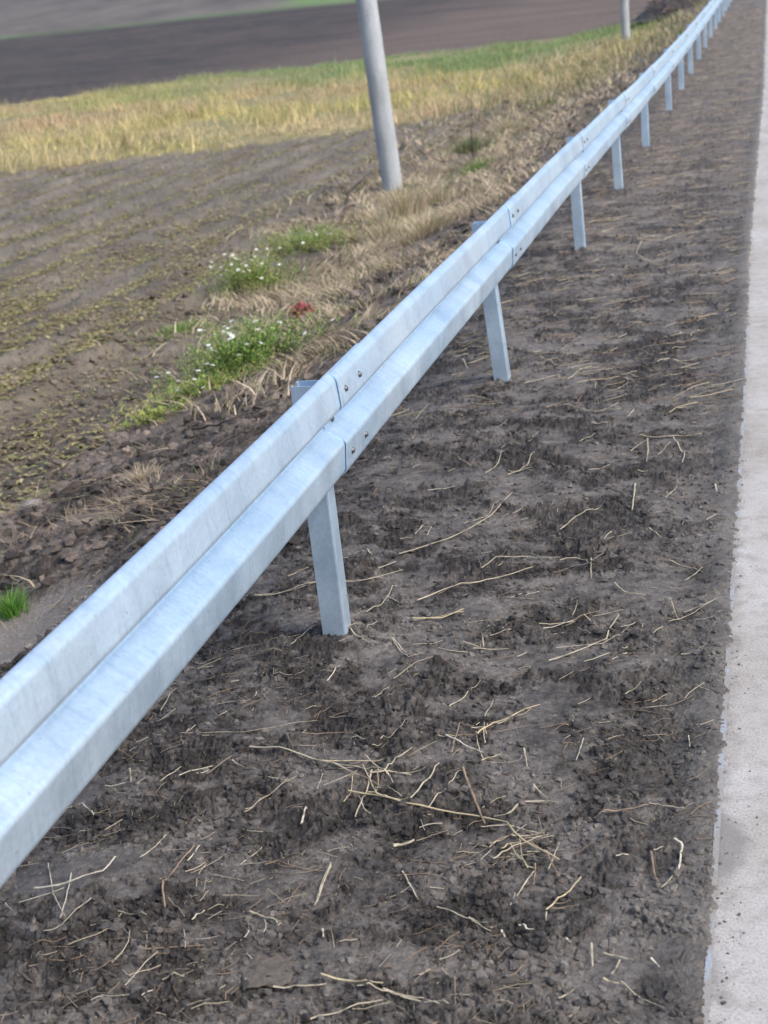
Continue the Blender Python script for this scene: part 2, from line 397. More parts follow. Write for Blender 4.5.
# ------------------------------------------------------------------ guardrail
RX = -1.186           # back plane of the beam
ZC = .643             # height of the beam's middle line
SP = 2.97
JY0 = 3.745
def profile():
    """B-type two-wave section as (depth, height), rounded bends"""
    half = [(.054, .1430), (.061, .1405), (.0775, .1270), (.0850, .0450), (.028, .0065)]
    pts = half + [(d_, -h_) for d_, h_ in half[::-1]]
    out = [np.array((.051, .1405)), np.array(half[0])]
    P = [np.array(p) for p in pts]
    res = [P[0]]
    for i in range(1, len(P) - 1):
        a, b, c = P[i - 1], P[i], P[i + 1]
        r = .0115 if i not in (4, 5) else .007
        la, lc = np.linalg.norm(a - b), np.linalg.norm(c - b); r = min(r, la * .45, lc * .45)
        p0 = b + (a - b) / la * r; p1 = b + (c - b) / lc * r
        for t in np.linspace(0, 1, 9): res.append((1 - t) ** 2 * p0 + 2 * t * (1 - t) * b + t * t * p1)
    res.append(P[-1])
    return [out[0]] + res + [np.array((.051, -.1405))]
PROF = np.array(profile())
def beam_geo(y0, y1, jog=0.0):
    ny = 24; th = .0035
    d1 = np.gradient(PROF, axis=0); nrm = np.stack([d1[:, 1] * -1, d1[:, 0]], 1); nrm /= np.linalg.norm(nrm, axis=1)[:, None]
    if nrm[len(nrm) // 4][0] < 0: nrm = -nrm
    outer = PROF + nrm * 0; inner = PROF - nrm * th
    ring = np.concatenate([outer, inner[::-1]]); n = len(ring); V = []
    for k, y in enumerate(np.linspace(y0, y1, ny)):
        t = (y - y0) / (y1 - y0); off = .0068 * (1 - t)
        cx = float(curve_x(y)); zz = float(road_z(y))
        sag = .0025 * math.sin(y * 1.7) 
        tb = max(0, (3.7 - y) / 1.9); bx, bz = -.012 * tb ** 1.4, 0
        for (dd, hh) in ring: V.append((RX + cx + dd + off + bx, y, ZC + zz + hh + sag + jog + bz))
    F = []
    for k in range(ny - 1):
        for i in range(n):
            j = (i + 1) % n; F.append((k * n + i, k * n + j, (k + 1) * n + j, (k + 1) * n + i))
    # end caps: quads strip between outer and inner
    m_ = len(PROF)
    for base in (0, (ny - 1) * n):
        nb = len(V); V += [V[base + i] for i in range(n)]
        for i in range(m_ - 1): F.append((nb + i, nb + i + 1, nb + n - 2 - i, nb + n - 1 - i))
    return np.array(V), np.array(F)
def disc_bolt(c, r=.0085, axis='x'):
    """domed carriage-bolt head on a washer, facing the road"""
    V = []; F4 = []; F3 = []; n = 14
    rings = [(r * 1.25, 0), (r * 1.25, .0022), (r * .98, .0024), (r * .9, .0062), (r * .55, .0092)]
    for rr, h in rings:
        for k in range(n):
            a = 2 * math.pi * k / n; V.append((c[0] + h, c[1] + rr * math.cos(a), c[2] + rr * math.sin(a)))
    V.append((c[0] + .0102, c[1], c[2]))
    for q in range(len(rings) - 1):
        for k in range(n): F4.append((q * n + k, q * n + (k + 1) % n, (q + 1) * n + (k + 1) % n, (q + 1) * n + k))
    for k in range(n): F3.append(((len(rings) - 1) * n + k, (len(rings) - 1) * n + (k + 1) % n, len(rings) * n))
    return V, [np.array(F4), np.array(F3)]
rail = empty('guardrail', (RX, JY0 - SP, 0), 'galvanised two-wave steel guardrail running along the dirt verge beside the road', 'guardrail')
def prt(name, V, F, m, parent, smooth=True, origin=(RX, JY0 - SP, 0)):
    V = np.asarray(V, float) - np.asarray(origin); o = mesh_obj(name, V, F, m, None, smooth=smooth); o.parent = parent
    return o
BOLT = m_galv('weathered_bolt_zinc'); 
BOLT.node_tree.nodes['Principled BSDF'].inputs['Metallic'].default_value = .7
for l in list(BOLT.node_tree.links):
    if l.to_socket.name == 'Base Color': BOLT.node_tree.links.remove(l)
BOLT.node_tree.nodes['Principled BSDF'].inputs['Base Color'].default_value = (.12, .13, .15, 1)
def post_geo(y, top, zg, lx, ly):
    """open C-section driven post: web faces the road, open to the field, two return lips"""
    wx, wy, th, lip = .068, .066, .004, .016
    x1 = RX + .010 + float(curve_x(y)); x0 = x1 - wx
    o = [(x0, -wy / 2 + lip), (x0, -wy / 2), (x1 - .006, -wy / 2), (x1 - .0015, -wy / 2 + .0015), (x1, -wy / 2 + .006), (x1, wy / 2 - .006), (x1 - .006, wy / 2), (x0, wy / 2), (x0, wy / 2 - lip)]
    inn = [(x0 + th, -wy / 2 + lip), (x0 + th, -wy / 2 + th), (x1 - .007, -wy / 2 + th), (x1 - th - .001, -wy / 2 + th + .001), (x1 - th, -wy / 2 + .007), (x1 - th, wy / 2 - .007), (x1 - .007, wy / 2 - th), (x0 + th, wy / 2 - th), (x0 + th, wy / 2 - lip)]
    ring = o + inn[::-1]; n = len(ring); V = []; F = []
    for z in (zg - .6, zg, top):
        for px, py in ring:
            t = z - (top - .2); V.append((px + lx * t, y + py + ly * t, z))
    for k in range(2):
        for i in range(n):
            j = (i + 1) % n; F.append((k * n + i, k * n + j, (k + 1) * n + j, (k + 1) * n + i))
    for i in range(len(o) - 1): F.append((2 * n + i, 2 * n + i + 1, 2 * n + n - 2 - i, 2 * n + n - 1 - i))
    return np.array(V), np.array(F)
rr_ = random.Random(3)
POST_Y = {}
for k in range(-1, 24):
    ys_ = JY0 + SP * k; ye_ = ys_ + SP + .34
    V, F = beam_geo(ys_, ye_)
    bm_ = prt('rail_beam', V, F, GALV, rail)
    me = bm_.data
    # seam bolts on the near lap
    for dy in (.055, .205):
        for hh in (.086, -.086):
            y = ys_ + dy; dd = .0810
            c = (RX + float(curve_x(y)) + dd + .0045, y, ZC + float(road_z(y)) + hh)
            if k > 14: continue
            Vb, Fb = disc_bolt(c); prt('bolt', Vb, Fb, BOLT, bm_)
    py_ = ys_ + .13 + {0: -.06, 1: -.20, 2: .25, 5: .6, 6: .35}.get(k, 0)
    lean = [(.0, .0)][0] if k < 0 else (rr_.uniform(-.02, .02), rr_.uniform(-.02, .02))
    lean = {0: (-.012, .01), 1: (-.065, .0), 2: (-.02, .01), 3: (-.02, -.01)}.get(k, lean)
    zg = float(base_z(RX + float(curve_x(py_)), py_))
    top = ZC + float(road_z(py_)) + (.082 + rr_.uniform(-.006, .010) if k > 0 else .100)
    Vp, Fp = post_geo(py_, top, zg, *lean)
    po = prt('post', Vp, Fp, GALV, rail, smooth=False)
    # bolt through the valley into the post
    c = (RX + float(curve_x(py_)) + .032, py_, ZC + float(road_z(py_)))
    if k <= 14:
        Vb, Fb = disc_bolt(c, .011); prt('valley_bolt', Vb, Fb, BOLT, bm_)
    POST_Y[k] = py_

# ------------------------------------------------------------------ tubes / stalks
def tubes(paths, radii, cols, sides=5, flat=.75):
    """each path (n,3) -> tapered tube; returns verts, [quads], colours"""
    V = []; F = []; C = []; b = 0
    for P, r, c in zip(paths, radii, cols):
        P = np.asarray(P, float); n = len(P)
        T = np.gradient(P, axis=0); T /= np.linalg.norm(T, axis=1)[:, None] + 1e-9
        U = np.cross(T, (0, 0, 1)); nu = np.linalg.norm(U, axis=1)[:, None]; U = np.where(nu > .05, U / (nu + 1e-9), np.array([1., 0, 0])); W = np.cross(U, T)
        rr = np.atleast_1d(r); rr = np.interp(np.linspace(0, 1, n), np.linspace(0, 1, len(rr)), rr) if len(rr) > 1 else np.full(n, rr[0])
        a = np.arange(sides) * 2 * np.pi / sides
        ring = P[:, None] + rr[:, None, None] * (np.cos(a)[None, :, None] * U[:, None] + flat * np.sin(a)[None, :, None] * W[:, None])
        V.append(ring.reshape(-1, 3)); C.append(np.tile(c, (n * sides, 1)))
        i = (np.arange(n - 1)[:, None] * sides + np.arange(sides)[None]).ravel(); j = (np.arange(n - 1)[:, None] * sides + (np.arange(sides)[None] + 1) % sides).ravel()
        F.append(np.stack([i, j, j + sides, i + sides], 1) + b); b += n * sides
    return np.concatenate(V), np.concatenate(F), np.concatenate(C)
def smooth_path(pts, n):
    pts = np.asarray(pts, float); d_ = np.r_[0, np.cumsum(np.linalg.norm(np.diff(pts, axis=0), axis=1))]; t = np.linspace(0, d_[-1], n)
    return np.stack([np.interp(t, d_, pts[:, k]) for k in range(pts.shape[1])], 1)
def lay(xy, r, lift=.004):
    """drape a 2-D path stiffly over the ground"""
    z = ground_z(xy[:, 0], xy[:, 1]); zs = z.copy()
    for _ in range(3): zs = np.maximum(zs, np.convolve(np.pad(zs, 1, 'edge'), [.25, .5, .25], 'valid'))
    return np.column_stack([xy, zs + r * .6 + lift])
SCOL = {'p': (.46, .41, .31), 'g': (.52, .44, .28), 'b': (.27, .20, .14), 'w': (.56, .52, .43), 'd': (.20, .17, .14)}
# traced from what lies on the verge: (origin x, y, scale of the crop), points, radius mm, tone, label
def S(ox, oy, sc_, pts, r, tone, label=None): return ([(ox + x / sc_, oy + y / sc_) for x, y in pts], r / 1000, tone, label)
A_ = (240, 700, 2.4); B_ = (384, 600, 2.0); C_ = (0, 500, 1.953); D_ = (250, 300, 2.477); E_ = (560, 200, 2.56)
ST = [
 S(*A_, [(25,120),(95,135),(160,150),(230,172),(290,200)], 3.6, 'p', 'pale jointed dry stalk lying below the first visible post, pointing left'),
 S(*A_, [(200,162),(270,158),(345,155)], 1.8, 'g', 'thin golden straw beside the joint of the long pale stalk'),
 S(*A_, [(262,228),(330,240),(400,268),(480,280),(560,290),(640,305),(665,335),(700,362),(768,405)], 3.4, 'g', 'longest golden stalk, bent near its right end, in the near verge'),
 S(*A_, [(310,230),(360,250),(410,268)], 3.4, 'g', 'short golden stalk lying against the longest stalk'),
 S(*A_, [(315,190),(345,185),(380,155),(415,130)], 2.6, 'p', 'pale forked twig rising from the end of the jointed stalk'),
 S(*A_, [(318,180),(300,235),(278,290)], 2.6, 'p', 'pale upright stub of straw crossing the longest stalk at its left end'),
 S(*A_, [(230,172),(290,175),(330,180)], 1.4, 'p'),
 S(*A_, [(325,215),(350,220),(390,250)], 1.6, 'p'),
 S(*A_, [(410,258),(445,215),(480,168)], 2.8, 'p', 'slanted pale straw leaning off the middle of the longest stalk'),
 S(*A_, [(450,272),(490,235),(525,195),(548,202)], 1.8, 'p'),
 S(*A_, [(538,195),(560,250),(590,315)], 4.2, 'b', 'flat brownish stem piece lying across the longest stalk'),
 S(*A_, [(608,390),(640,370),(670,352),(740,330)], 2.4, 'p'),
 S(*A_, [(650,375),(690,408),(712,410),(690,440),(665,480)], 2.2, 'p'),
 S(*A_, [(700,350),(740,380),(768,440)], 2.6, 'b'), S(*A_, [(740,420),(768,350)], 1.8, 'p'), S(*A_, [(710,405),(705,455)], 2.2, 'b'),
 S(*A_, [(570,97),(610,62),(660,35),(720,12)], 2.4, 'g', 'golden straw of a pair fanned out to the right, upper one'),
 S(*A_, [(525,100),(600,88),(690,70)], 1.6, 'b'), S(*A_, [(620,72),(680,40),(700,30)], 1.5, 'g'),
 S(*A_, [(495,95),(540,120),(585,140)], 2.6, 'w', 'short whitish straw at the left foot of the fanned pair'),
 S(*A_, [(580,160),(600,148),(625,135)], 2.2, 'g'), S(*A_, [(600,162),(670,162)], 1.2, 'p'), S(*A_, [(685,130),(690,175)], 1.8, 'p'),
 S(*A_, [(10,268),(80,235),(140,205)], 1.6, 'p'), S(*A_, [(340,110),(370,92),(400,75)], 1.5, 'p'),
 S(*A_, [(185,480),(200,440),(220,405)], 2.0, 'p'), S(*A_, [(390,415),(408,450),(425,480)], 2.2, 'w'),
 S(*A_, [(705,210),(725,235),(740,248),(680,252),(650,275),(610,290)], 1.8, 'p'), S(*A_, [(150,300),(162,265)], 1.8, 'w'),
 S(*A_, [(425,345),(500,330)], 1.2, 'p'), S(*A_, [(370,362),(420,352)], 6.0, 'p', 'pale flat flake of bark below the longest stalk'),
 S(*B_, [(15,85),(32,108),(50,128),(75,118)], 2.0, 'p'), S(*B_, [(60,50),(110,42),(160,35)], 2.6, 'g'), S(*B_, [(20,160),(60,135),(110,120)], 1.6, 'p'),
 S(*B_, [(330,125),(400,102),(445,82),(452,55),(470,32)], 3.0, 'p', 'pale hooked stem curling upward in the middle of the verge'),
 S(*B_, [(180,105),(250,102)], 2.2, 'p'), S(*B_, [(130,215),(165,190),(195,155)], 1.8, 'p'),
 S(*B_, [(345,100),(440,90),(490,50)], 1.6, 'p'), S(*B_, [(440,440),(485,428),(530,420)], 2.6, 'b', 'rust brown straw close to the pavement edge'),
 S(*B_, [(530,416),(570,422),(605,433)], 2.0, 'p'), S(*B_, [(535,522),(540,555),(548,588)], 3.0, 'b', 'short tan stub, left one of two beside the pavement'),
 S(*B_, [(582,500),(598,512),(590,555)], 3.4, 'w', 'bright bent straw flake nearest the pavement'), S(*B_, [(580,560),(555,590)], 1.6, 'p'),
 S(*B_, [(325,630),(360,598),(395,565)], 2.6, 'g', 'slanted golden straw in the lower middle of the verge'), S(*B_, [(340,612),(390,610)], 1.6, 'b'), S(*B_, [(335,628),(390,622)], 1.6, 'b'),
 S(*B_, [(105,610),(160,635),(215,665)], 2.2, 'p', 'long straight straw below the longest stalk, sloping down to the right'), S(*B_, [(170,635),(210,655)], 2.0, 'p'), S(*B_, [(235,655),(242,675)], 2.6, 'w'),
 S(*B_, [(270,642),(285,662),(300,665)], 3.0, 'w'), S(*B_, [(325,630),(325,655)], 1.8, 'p'), S(*B_, [(415,695),(418,740)], 3.0, 'p', 'upright pale stub of straw low on the verge'),
 S(*B_, [(440,710),(470,718),(500,730)], 2.4, 'p'), S(*B_, [(472,722),(455,755)], 2.4, 'p'), S(*B_, [(535,728),(552,748)], 3.0, 'w'), S(*B_, [(365,685),(375,695)], 3, 'w'),
 S(*B_, [(475,770),(510,800),(560,835)], 1.6, 'p'), S(*B_, [(350,810),(380,785)], 2.2, 'p'), S(*B_, [(0,790),(60,795),(130,815)], 2.2, 'p'), S(*B_, [(143,770),(143,830)], 1.4, 'b'),
 S(*B_, [(38,548),(55,580),(70,605)], 1.8, 'p'), S(*B_, [(300,378),(330,408)], 2.4, 'p'), S(*B_, [(245,435),(275,412),(330,410)], 1.8, 'p'), S(*B_, [(440,770),(470,778)], 2.4, 'g'),
 S(*B_, [(280,305),(288,345)], 2.0, 'p'), S(*B_, [(400,290),(385,330)], 1.8, 'w'), S(*B_, [(610,280),(612,305)], 1.6, 'w'), S(*B_, [(445,290),(480,275)], 1.4, 'p'), S(*B_, [(480,195),(515,182)], 2.0, 'g'),
 S(*B_, [(400,30),(430,55)], 1.8, 'p'), S(*B_, [(570,55),(600,35),(665,15)], 1.8, 'p'), S(*B_, [(600,25),(670,12)], 1.8, 'p'), S(*B_, [(575,10),(590,40)], 1.6, 'p'), S(*B_, [(465,535),(490,528)], 2.2, 'w'),
 S(*C_, [(70,770),(120,762),(180,745),(205,738),(228,712)], 3.6, 'w', 'thick whitish stalk under the near end of the rail'), S(*C_, [(140,735),(132,780),(120,830)], 2.0, 'w'), S(*C_, [(95,715),(105,775),(130,828)], 1.8, 'p'),
 S(*C_, [(325,812),(320,775),(330,745),(355,710),(380,680)], 2.6, 'b', 'brown bent stem curving upward in the lower left soil'), S(*C_, [(368,710),(390,675)], 2.6, 'w'),
 S(*C_, [(275,710),(300,685),(325,660)], 2.0, 'p'), S(*C_, [(480,605),(530,585),(570,570)], 1.8, 'p'), S(*C_, [(535,957),(600,958),(640,955)], 2.8, 'p'),
 S(*C_, [(630,945),(680,952),(750,962)], 3.2, 'g', 'long golden straw near the bottom of the verge, lying level'), S(*C_, [(700,960),(790,975),(860,1000)], 2.2, 'p'),
 S(*C_, [(615,800),(630,760),(648,720)], 2.4, 'p'), S(*C_, [(490,815),(540,832),(545,845)], 2.6, 'p'), S(*C_, [(320,950),(362,945)], 2.4, 'p'), S(*C_, [(85,670),(150,660)], 1.8, 'b'),
 S(*C_, [(640,365),(665,335)], 2.6, 'w'), S(*C_, [(480,195),(540,186),(610,172),(750,158)], 2.2, 'p'), S(*C_, [(355,465),(470,460),(620,430)], 1.2, 'p'), S(*C_, [(165,608),(185,626)], 2.6, 'w'),
 S(*C_, [(255,535),(258,565)], 2.4, 'p'), S(*C_, [(225,495),(258,515)], 3, 'b'), S(*C_, [(315,418),(345,380)], 2.4, 'p'), S(*C_, [(378,838),(402,818)], 2.4, 'w'), S(*C_, [(10,790),(30,810)], 2, 'p'),
 S(*C_, [(235,822),(290,832)], 1.6, 'p'), S(*C_, [(180,790),(150,815),(90,862)], 1.8, 'p'), S(*C_, [(590,640),(600,610)], 3, 'w'), S(*C_, [(620,575),(632,550)], 1.8, 'p'), S(*C_, [(632,848),(634,870)], 2.4, 'w'),
 S(*C_, [(600,1020),(680,1000),(750,990)], 2.4, 'p'), S(*C_, [(455,512),(480,530)], 2.2, 'p'), S(*C_, [(480,865),(487,850)], 2.6, 'w'),
 S(*D_, [(370,635),(430,620),(480,608),(550,572),(600,535),(625,508),(650,485)], 3.0, 'p', 'long pale stem curving up to the right between the first two posts'),
 S(*D_, [(415,750),(480,722),(540,712),(600,700),(700,670)], 3.2, 'p', 'long pale stem right of the first post, lower of two'), S(*D_, [(405,805),(480,800),(530,785)], 3.2, 'g', 'short golden stem right of the foot of the first post'),
 S(*D_, [(0,742),(60,728),(150,716),(290,705),(380,680)], 2.6, 'p', 'long pale stem passing behind the first post'), S(*D_, [(290,785),(340,740),(365,718)], 2.6, 'p'), S(*D_, [(340,735),(370,750)], 1.8, 'w'),
 S(*D_, [(585,440),(608,415),(630,388)], 2.4, 'p'), S(*D_, [(640,440),(680,420),(705,390)], 2.4, 'p'), S(*D_, [(640,432),(700,420)], 1.8, 'p'), S(*D_, [(575,672),(610,645),(690,640),(768,642)], 2.2, 'p'),
 S(*D_, [(440,472),(510,470)], 2.6, 'w'), S(*D_, [(100,858),(135,838),(165,820)], 2.0, 'p'), S(*D_, [(95,690),(165,655)], 2.4, 'g'), S(*D_, [(515,390),(550,415)], 1.8, 'p'), S(*D_, [(410,595),(440,570)], 2, 'w'),
 S(*D_, [(440,595),(450,570)], 2, 'w'), S(*D_, [(280,630),(305,640)], 2.6, 'w'), S(*D_, [(720,150),(760,165)], 2.4, 'p'), S(*D_, [(680,215),(768,190)], 2.8, 'p'), S(*D_, [(410,300),(440,265)], 2.4, 'p'),
 S(*D_, [(435,295),(475,300)], 2.2, 'b'), S(*D_, [(355,850),(390,892)], 2.4, 'p'), S(*D_, [(240,830),(300,870)], 2.2, 'p'), S(*D_, [(650,530),(690,515)], 2.4, 'p'), S(*D_, [(525,150),(540,175)], 2.4, 'w'),
 S(*D_, [(560,565),(600,560)], 2, 'p'), S(*D_, [(530,560),(590,530),(615,500)], 1.8, 'p'), S(*D_, [(580,870),(575,835)], 2, 'p'), S(*D_, [(530,860),(600,875)], 2, 'g'),
 S(*E_, [(60,545),(100,548),(150,530)], 2.6, 'p'), S(*E_, [(175,560),(190,545)], 2.6, 'w'), S(*E_, [(205,605),(250,612),(290,612),(365,608)], 3.2, 'g', 'level golden stem above a fan of twigs on the middle verge'),
 S(*E_, [(225,620),(226,650),(222,682)], 3.2, 'p'), S(*E_, [(180,652),(200,635),(222,625)], 2.6, 'p'), S(*E_, [(290,615),(308,640),(320,660),(312,690)], 3.0, 'p'), S(*E_, [(250,655),(285,625)], 2, 'p'), S(*E_, [(200,700),(225,698)], 2.4, 'p'),
 S(*E_, [(193,740),(190,770),(185,797)], 3.4, 'p', 'short straight straw standing out alone on the middle verge'), S(*E_, [(0,845),(50,815),(105,788)], 2.4, 'p'), S(*E_, [(375,828),(400,815),(435,824)], 2.6, 'p'),
 S(*E_, [(230,850),(262,872)], 2.6, 'p'), S(*E_, [(280,930),(320,940),(365,960)], 2.6, 'p'), S(*E_, [(320,985),(365,955)], 2.4, 'p'), S(*E_, [(85,580),(122,580)], 3, 'w'), S(*E_, [(50,625),(90,605)], 2.6, 'p'),
 S(*E_, [(80,930),(80,975)], 2.4, 'p'), S(*E_, [(0,930),(40,920),(80,930)], 2.2, 'p'), S(*E_, [(140,990),(165,1015),(220,1024)], 2.6, 'p'), S(*E_, [(75,700),(130,690)], 2.6, 'p'), S(*E_, [(270,770),(300,740)], 2.2, 'p'),
 S(*E_, [(398,738),(402,760)], 3.4, 'w'), S(*E_, [(165,462),(195,468)], 3, 'w'), S(*E_, [(290,420),(345,412)], 2.6, 'p'), S(*E_, [(0,395),(20,375)], 3, 'p'), S(*E_, [(200,150),(230,160),(290,155)], 3, 'p'),
 S(*E_, [(210,110),(195,140),(230,160)], 3, 'p'), S(*E_, [(80,60),(130,50),(175,45)], 4, 'g'), S(*E_, [(130,195),(145,210)], 4, 'w'), S(*E_, [(300,72),(350,68)], 4, 'g'), S(*E_, [(20,465),(55,435)], 3, 'p'),
]
def _desc(pts, tone):
    (x0_, y0_), (x1_, y1_) = sorted((pts[0], pts[-1])); d_ = math.hypot(x1_ - x0_, y1_ - y0_); a = math.degrees(math.atan2(y0_ - y1_, x1_ - x0_))
    ln = 'tiny' if d_ < 18 else 'short' if d_ < 32 else 'longer'
    o_ = 'lying level' if abs(a) < 14 else 'standing upright' if abs(a) > 62 else 'slanting up rightward' if a > 0 else 'slanting down rightward'
    mx = sum(p[0] for p in pts) / len(pts); my = sum(p[1] for p in pts) / len(pts)
    ex = 760 - my * .062; rx = max(0, 338 + (632 - my) * .68); q = (mx - rx) / (ex - rx)
    la = 'under the rail' if q < .15 else 'nearer the rail' if q < .4 else 'mid verge' if q < .65 else 'nearer the pavement' if q < .88 else 'at the pavement edge'
    lo = next(t for lim, t in ((930, 'at the bottom of the photo'), (860, 'well below the longest stalk'), (745, 'around the longest stalk'), (650, 'above the longest stalk'), (590, 'level with the first post foot'), (480, 'just beyond the first post foot'), (390, 'just before the second post foot'), (-9, 'beyond the second post foot')) if my > lim)
    return f"{ln} {dict(p='pale', w='whitish', g='golden', b='brown')[tone]} straw {o_}, {la}, {lo}", mx
AUTO = {}
def autolab(pts, tone):
    t, mx = _desc(pts, tone); L0 = AUTO.get(t, [])
    if len(L0) < 2: return t
    k = sorted(L0).index(mx); w_ = ['leftmost', 'second', 'third', 'fourth', 'fifth', 'sixth', 'seventh', 'eighth', 'ninth', 'tenth'][k] if k < len(L0) - 1 else 'rightmost'
    return w_ + ' ' + t.replace(' straw ', ' straw ').replace('nearer the', 'near').replace('lying level', 'level')
GS = 'loose dry stalks lying on the verge'
def stalk(xy, r, tone, label, lifts=True):
    xy = np.asarray(xy); n = max(5, min(16, int(np.linalg.norm(xy[-1] - xy[0]) / .018) + len(xy) * 2))
    P = smooth_path(xy, n); P += rng.normal(0, .0004, P.shape)
    P3 = lay(P, r, .003 + max(0, r - .0025) * 3)
    t = np.linspace(0, 1, n)
    if lifts: P3[:, 2] += rng.uniform(0, .012) * t ** 2 + rng.uniform(0, .010) * (1 - t) ** 2
    tone_c = np.array(SCOL[tone]) * rng.uniform(.85, 1.1)
    rad = r * .84 * (1 - .35 * t) * (1 + .10 * np.sin(t * 9 + rng.uniform(0, 6)))
    V, F, C = tubes([P3], [rad], [tone_c], 7, .6)
    C = C * (1 + .12 * rng.normal(size=(len(C), 1)))
    nodes = rng.integers(2, n - 1, 2)
    for nd in nodes: C[nd * 7:(nd + 1) * 7] *= .6
    o_ = P3[0].copy(); o = mesh_obj('dry_stalk', V - o_, F, STRAW, cols=np.clip(C, 0, 1)); o.location = o_
    return tag(o, label, 'straw', GS)
for pts, r, tone, label in ST:
    if not label:
        t_, m_ = _desc(pts, tone); AUTO.setdefault(t_, []).append(m_)
TX = {}
TG = []
for k_ in range(26):
    g_ = np.random.default_rng(500 + k_); cx_, cy_ = (372, 790) if k_ < 9 else (520, 848) if k_ < 18 else (480, 735)
    px_, py_ = cx_ + g_.normal(0, 20), cy_ + g_.normal(0, 11); a_ = g_.uniform(0, 3.14); l_ = g_.uniform(10, 30)
    pp = [(px_ - math.cos(a_) * l_, py_ + math.sin(a_) * l_ * .6), (px_ + g_.normal(0, 2), py_ + g_.normal(0, 2)), (px_ + math.cos(a_) * l_, py_ - math.sin(a_) * l_ * .6)]
    TG.append((pp, g_.uniform(.0012, .0026), 'pgbp'[k_ % 4])); t_, m_ = _desc(pp, 'pgbp'[k_ % 4]); TX.setdefault(t_, []).append(m_)
for t_, v_ in TX.items(): AUTO[t_] = AUTO.get(t_, []) + v_
for pts, r, tone, label in ST:
    xy = [at(*p) for p in pts]
    stalk(xy, r, tone, label or autolab(pts, tone) or {'p': 'small pale straw scrap lying loose on dark soil between rail and pavement', 'w': 'small whitish straw chip lying loose on dark soil between rail and pavement', 'g': 'small golden straw piece lying loose on dark soil between rail and pavement', 'b': 'small brown stem piece lying loose on dark soil between rail and pavement'}[tone])
for pp, r_, t_ in TG: stalk([at(*p) for p in pp], r_, t_, autolab(pp, t_))
# smaller litter: one object, past counting
def litter(n, xf, name, label, rmin, rmax, lmin, lmax, tones, seed=1, seg=4, lift=.002, zoff=0):
    g = np.random.default_rng(seed); X, Y = xf(g, n)
    n = len(X); L_ = g.uniform(lmin, lmax, n) * (g.uniform(.3, 1, n)); a = np.where(g.random(n) < .55, g.normal(.25, .5, n), g.uniform(0, np.pi, n)); cv = g.normal(0, .22, n)
    t = np.linspace(-.5, .5, seg)[None]
    px = X[:, None] + L_[:, None] * (t * np.cos(a)[:, None] + cv[:, None] * (t ** 2) * -np.sin(a)[:, None])
    py = Y[:, None] + L_[:, None] * (t * np.sin(a)[:, None] + cv[:, None] * (t ** 2) * np.cos(a)[:, None])
    pz = ground_z(px.ravel(), py.ravel()).reshape(n, seg); pz = np.maximum(pz, (pz.max(1, keepdims=True) * .5 + pz * .5)) + lift + zoff + g.uniform(0, .012, n)[:, None] * g.random(n)[:, None] * (t + .5)
    r = g.uniform(rmin, rmax, n); sides = 3
    dx = -np.sin(a)[:, None] * np.ones(seg); dy = np.cos(a)[:, None] * np.ones(seg)
    taper = (1 - .3 * (t + .5))
    V = np.zeros((n, seg, sides, 3))
    for k, (s_, h_) in enumerate(((-1, 0), (1, 0), (0, 1.2))):
        V[:, :, k, 0] = px + dx * s_ * r[:, None] * taper; V[:, :, k, 1] = py + dy * s_ * r[:, None] * taper; V[:, :, k, 2] = pz + h_ * r[:, None]
    i = (np.arange(seg - 1)[:, None] * sides + np.arange(sides)[None]).ravel(); j = (np.arange(seg - 1)[:, None] * sides + (np.arange(sides)[None] + 1) % sides).ravel()
    f = np.stack([i, j, j + sides, i + sides], 1); F = (f[None] + (np.arange(n) * seg * sides)[:, None, None]).reshape(-1, 4)
    tc = np.array([SCOL[k] for k in tones])[g.integers(0, len(tones), n)] * g.uniform(.6, 1.1, (n, 1))
    C = np.repeat(tc, seg * sides, 0)
    o = mesh_obj(name, V.reshape(-1, 3), F, STRAW, cols=C); return tag(o, label, 'straw', None, 'stuff')
def on_verge(g, n):
    Y = 1 / g.uniform(1 / 42, 1 / 1.9, n * 2) ; xr = g.uniform(-1.75, EDGE - .01, n * 2)
    keep = fbm(xr, Y, 2.2, 3, .6, 201) + .35 * g.random(n * 2) > .12
    Y = Y[keep][:n]; xr = xr[keep][:n]; return xr + curve_x(Y), Y
litter(2000, on_verge, 'straw_litter', 'fine straw and chaff scattered over the dark verge soil', .0006, .0015, .015, .12, 'ppwbbbddd', 5)
litter(8000, on_verge, 'chaff', 'tiny chips of chaff speckling the verge soil', .0004, .0010, .002, .009, 'pgbbbd', 9, 3)
def on_verge_far(g, n):
    Y = g.uniform(6, 45, n); xr = g.uniform(-1.7, EDGE - .02, n); k = fbm(xr * 1.5, Y * .6, 2, 3, .6, 202) + .3 * g.random(n) > 0
    return (xr + curve_x(Y))[k], Y[k]
litter(8000, on_verge_far, 'hay_scatter', 'thin hay raked over the far verge', .001, .0026, .05, .22, 'ppgbbbd', 6)

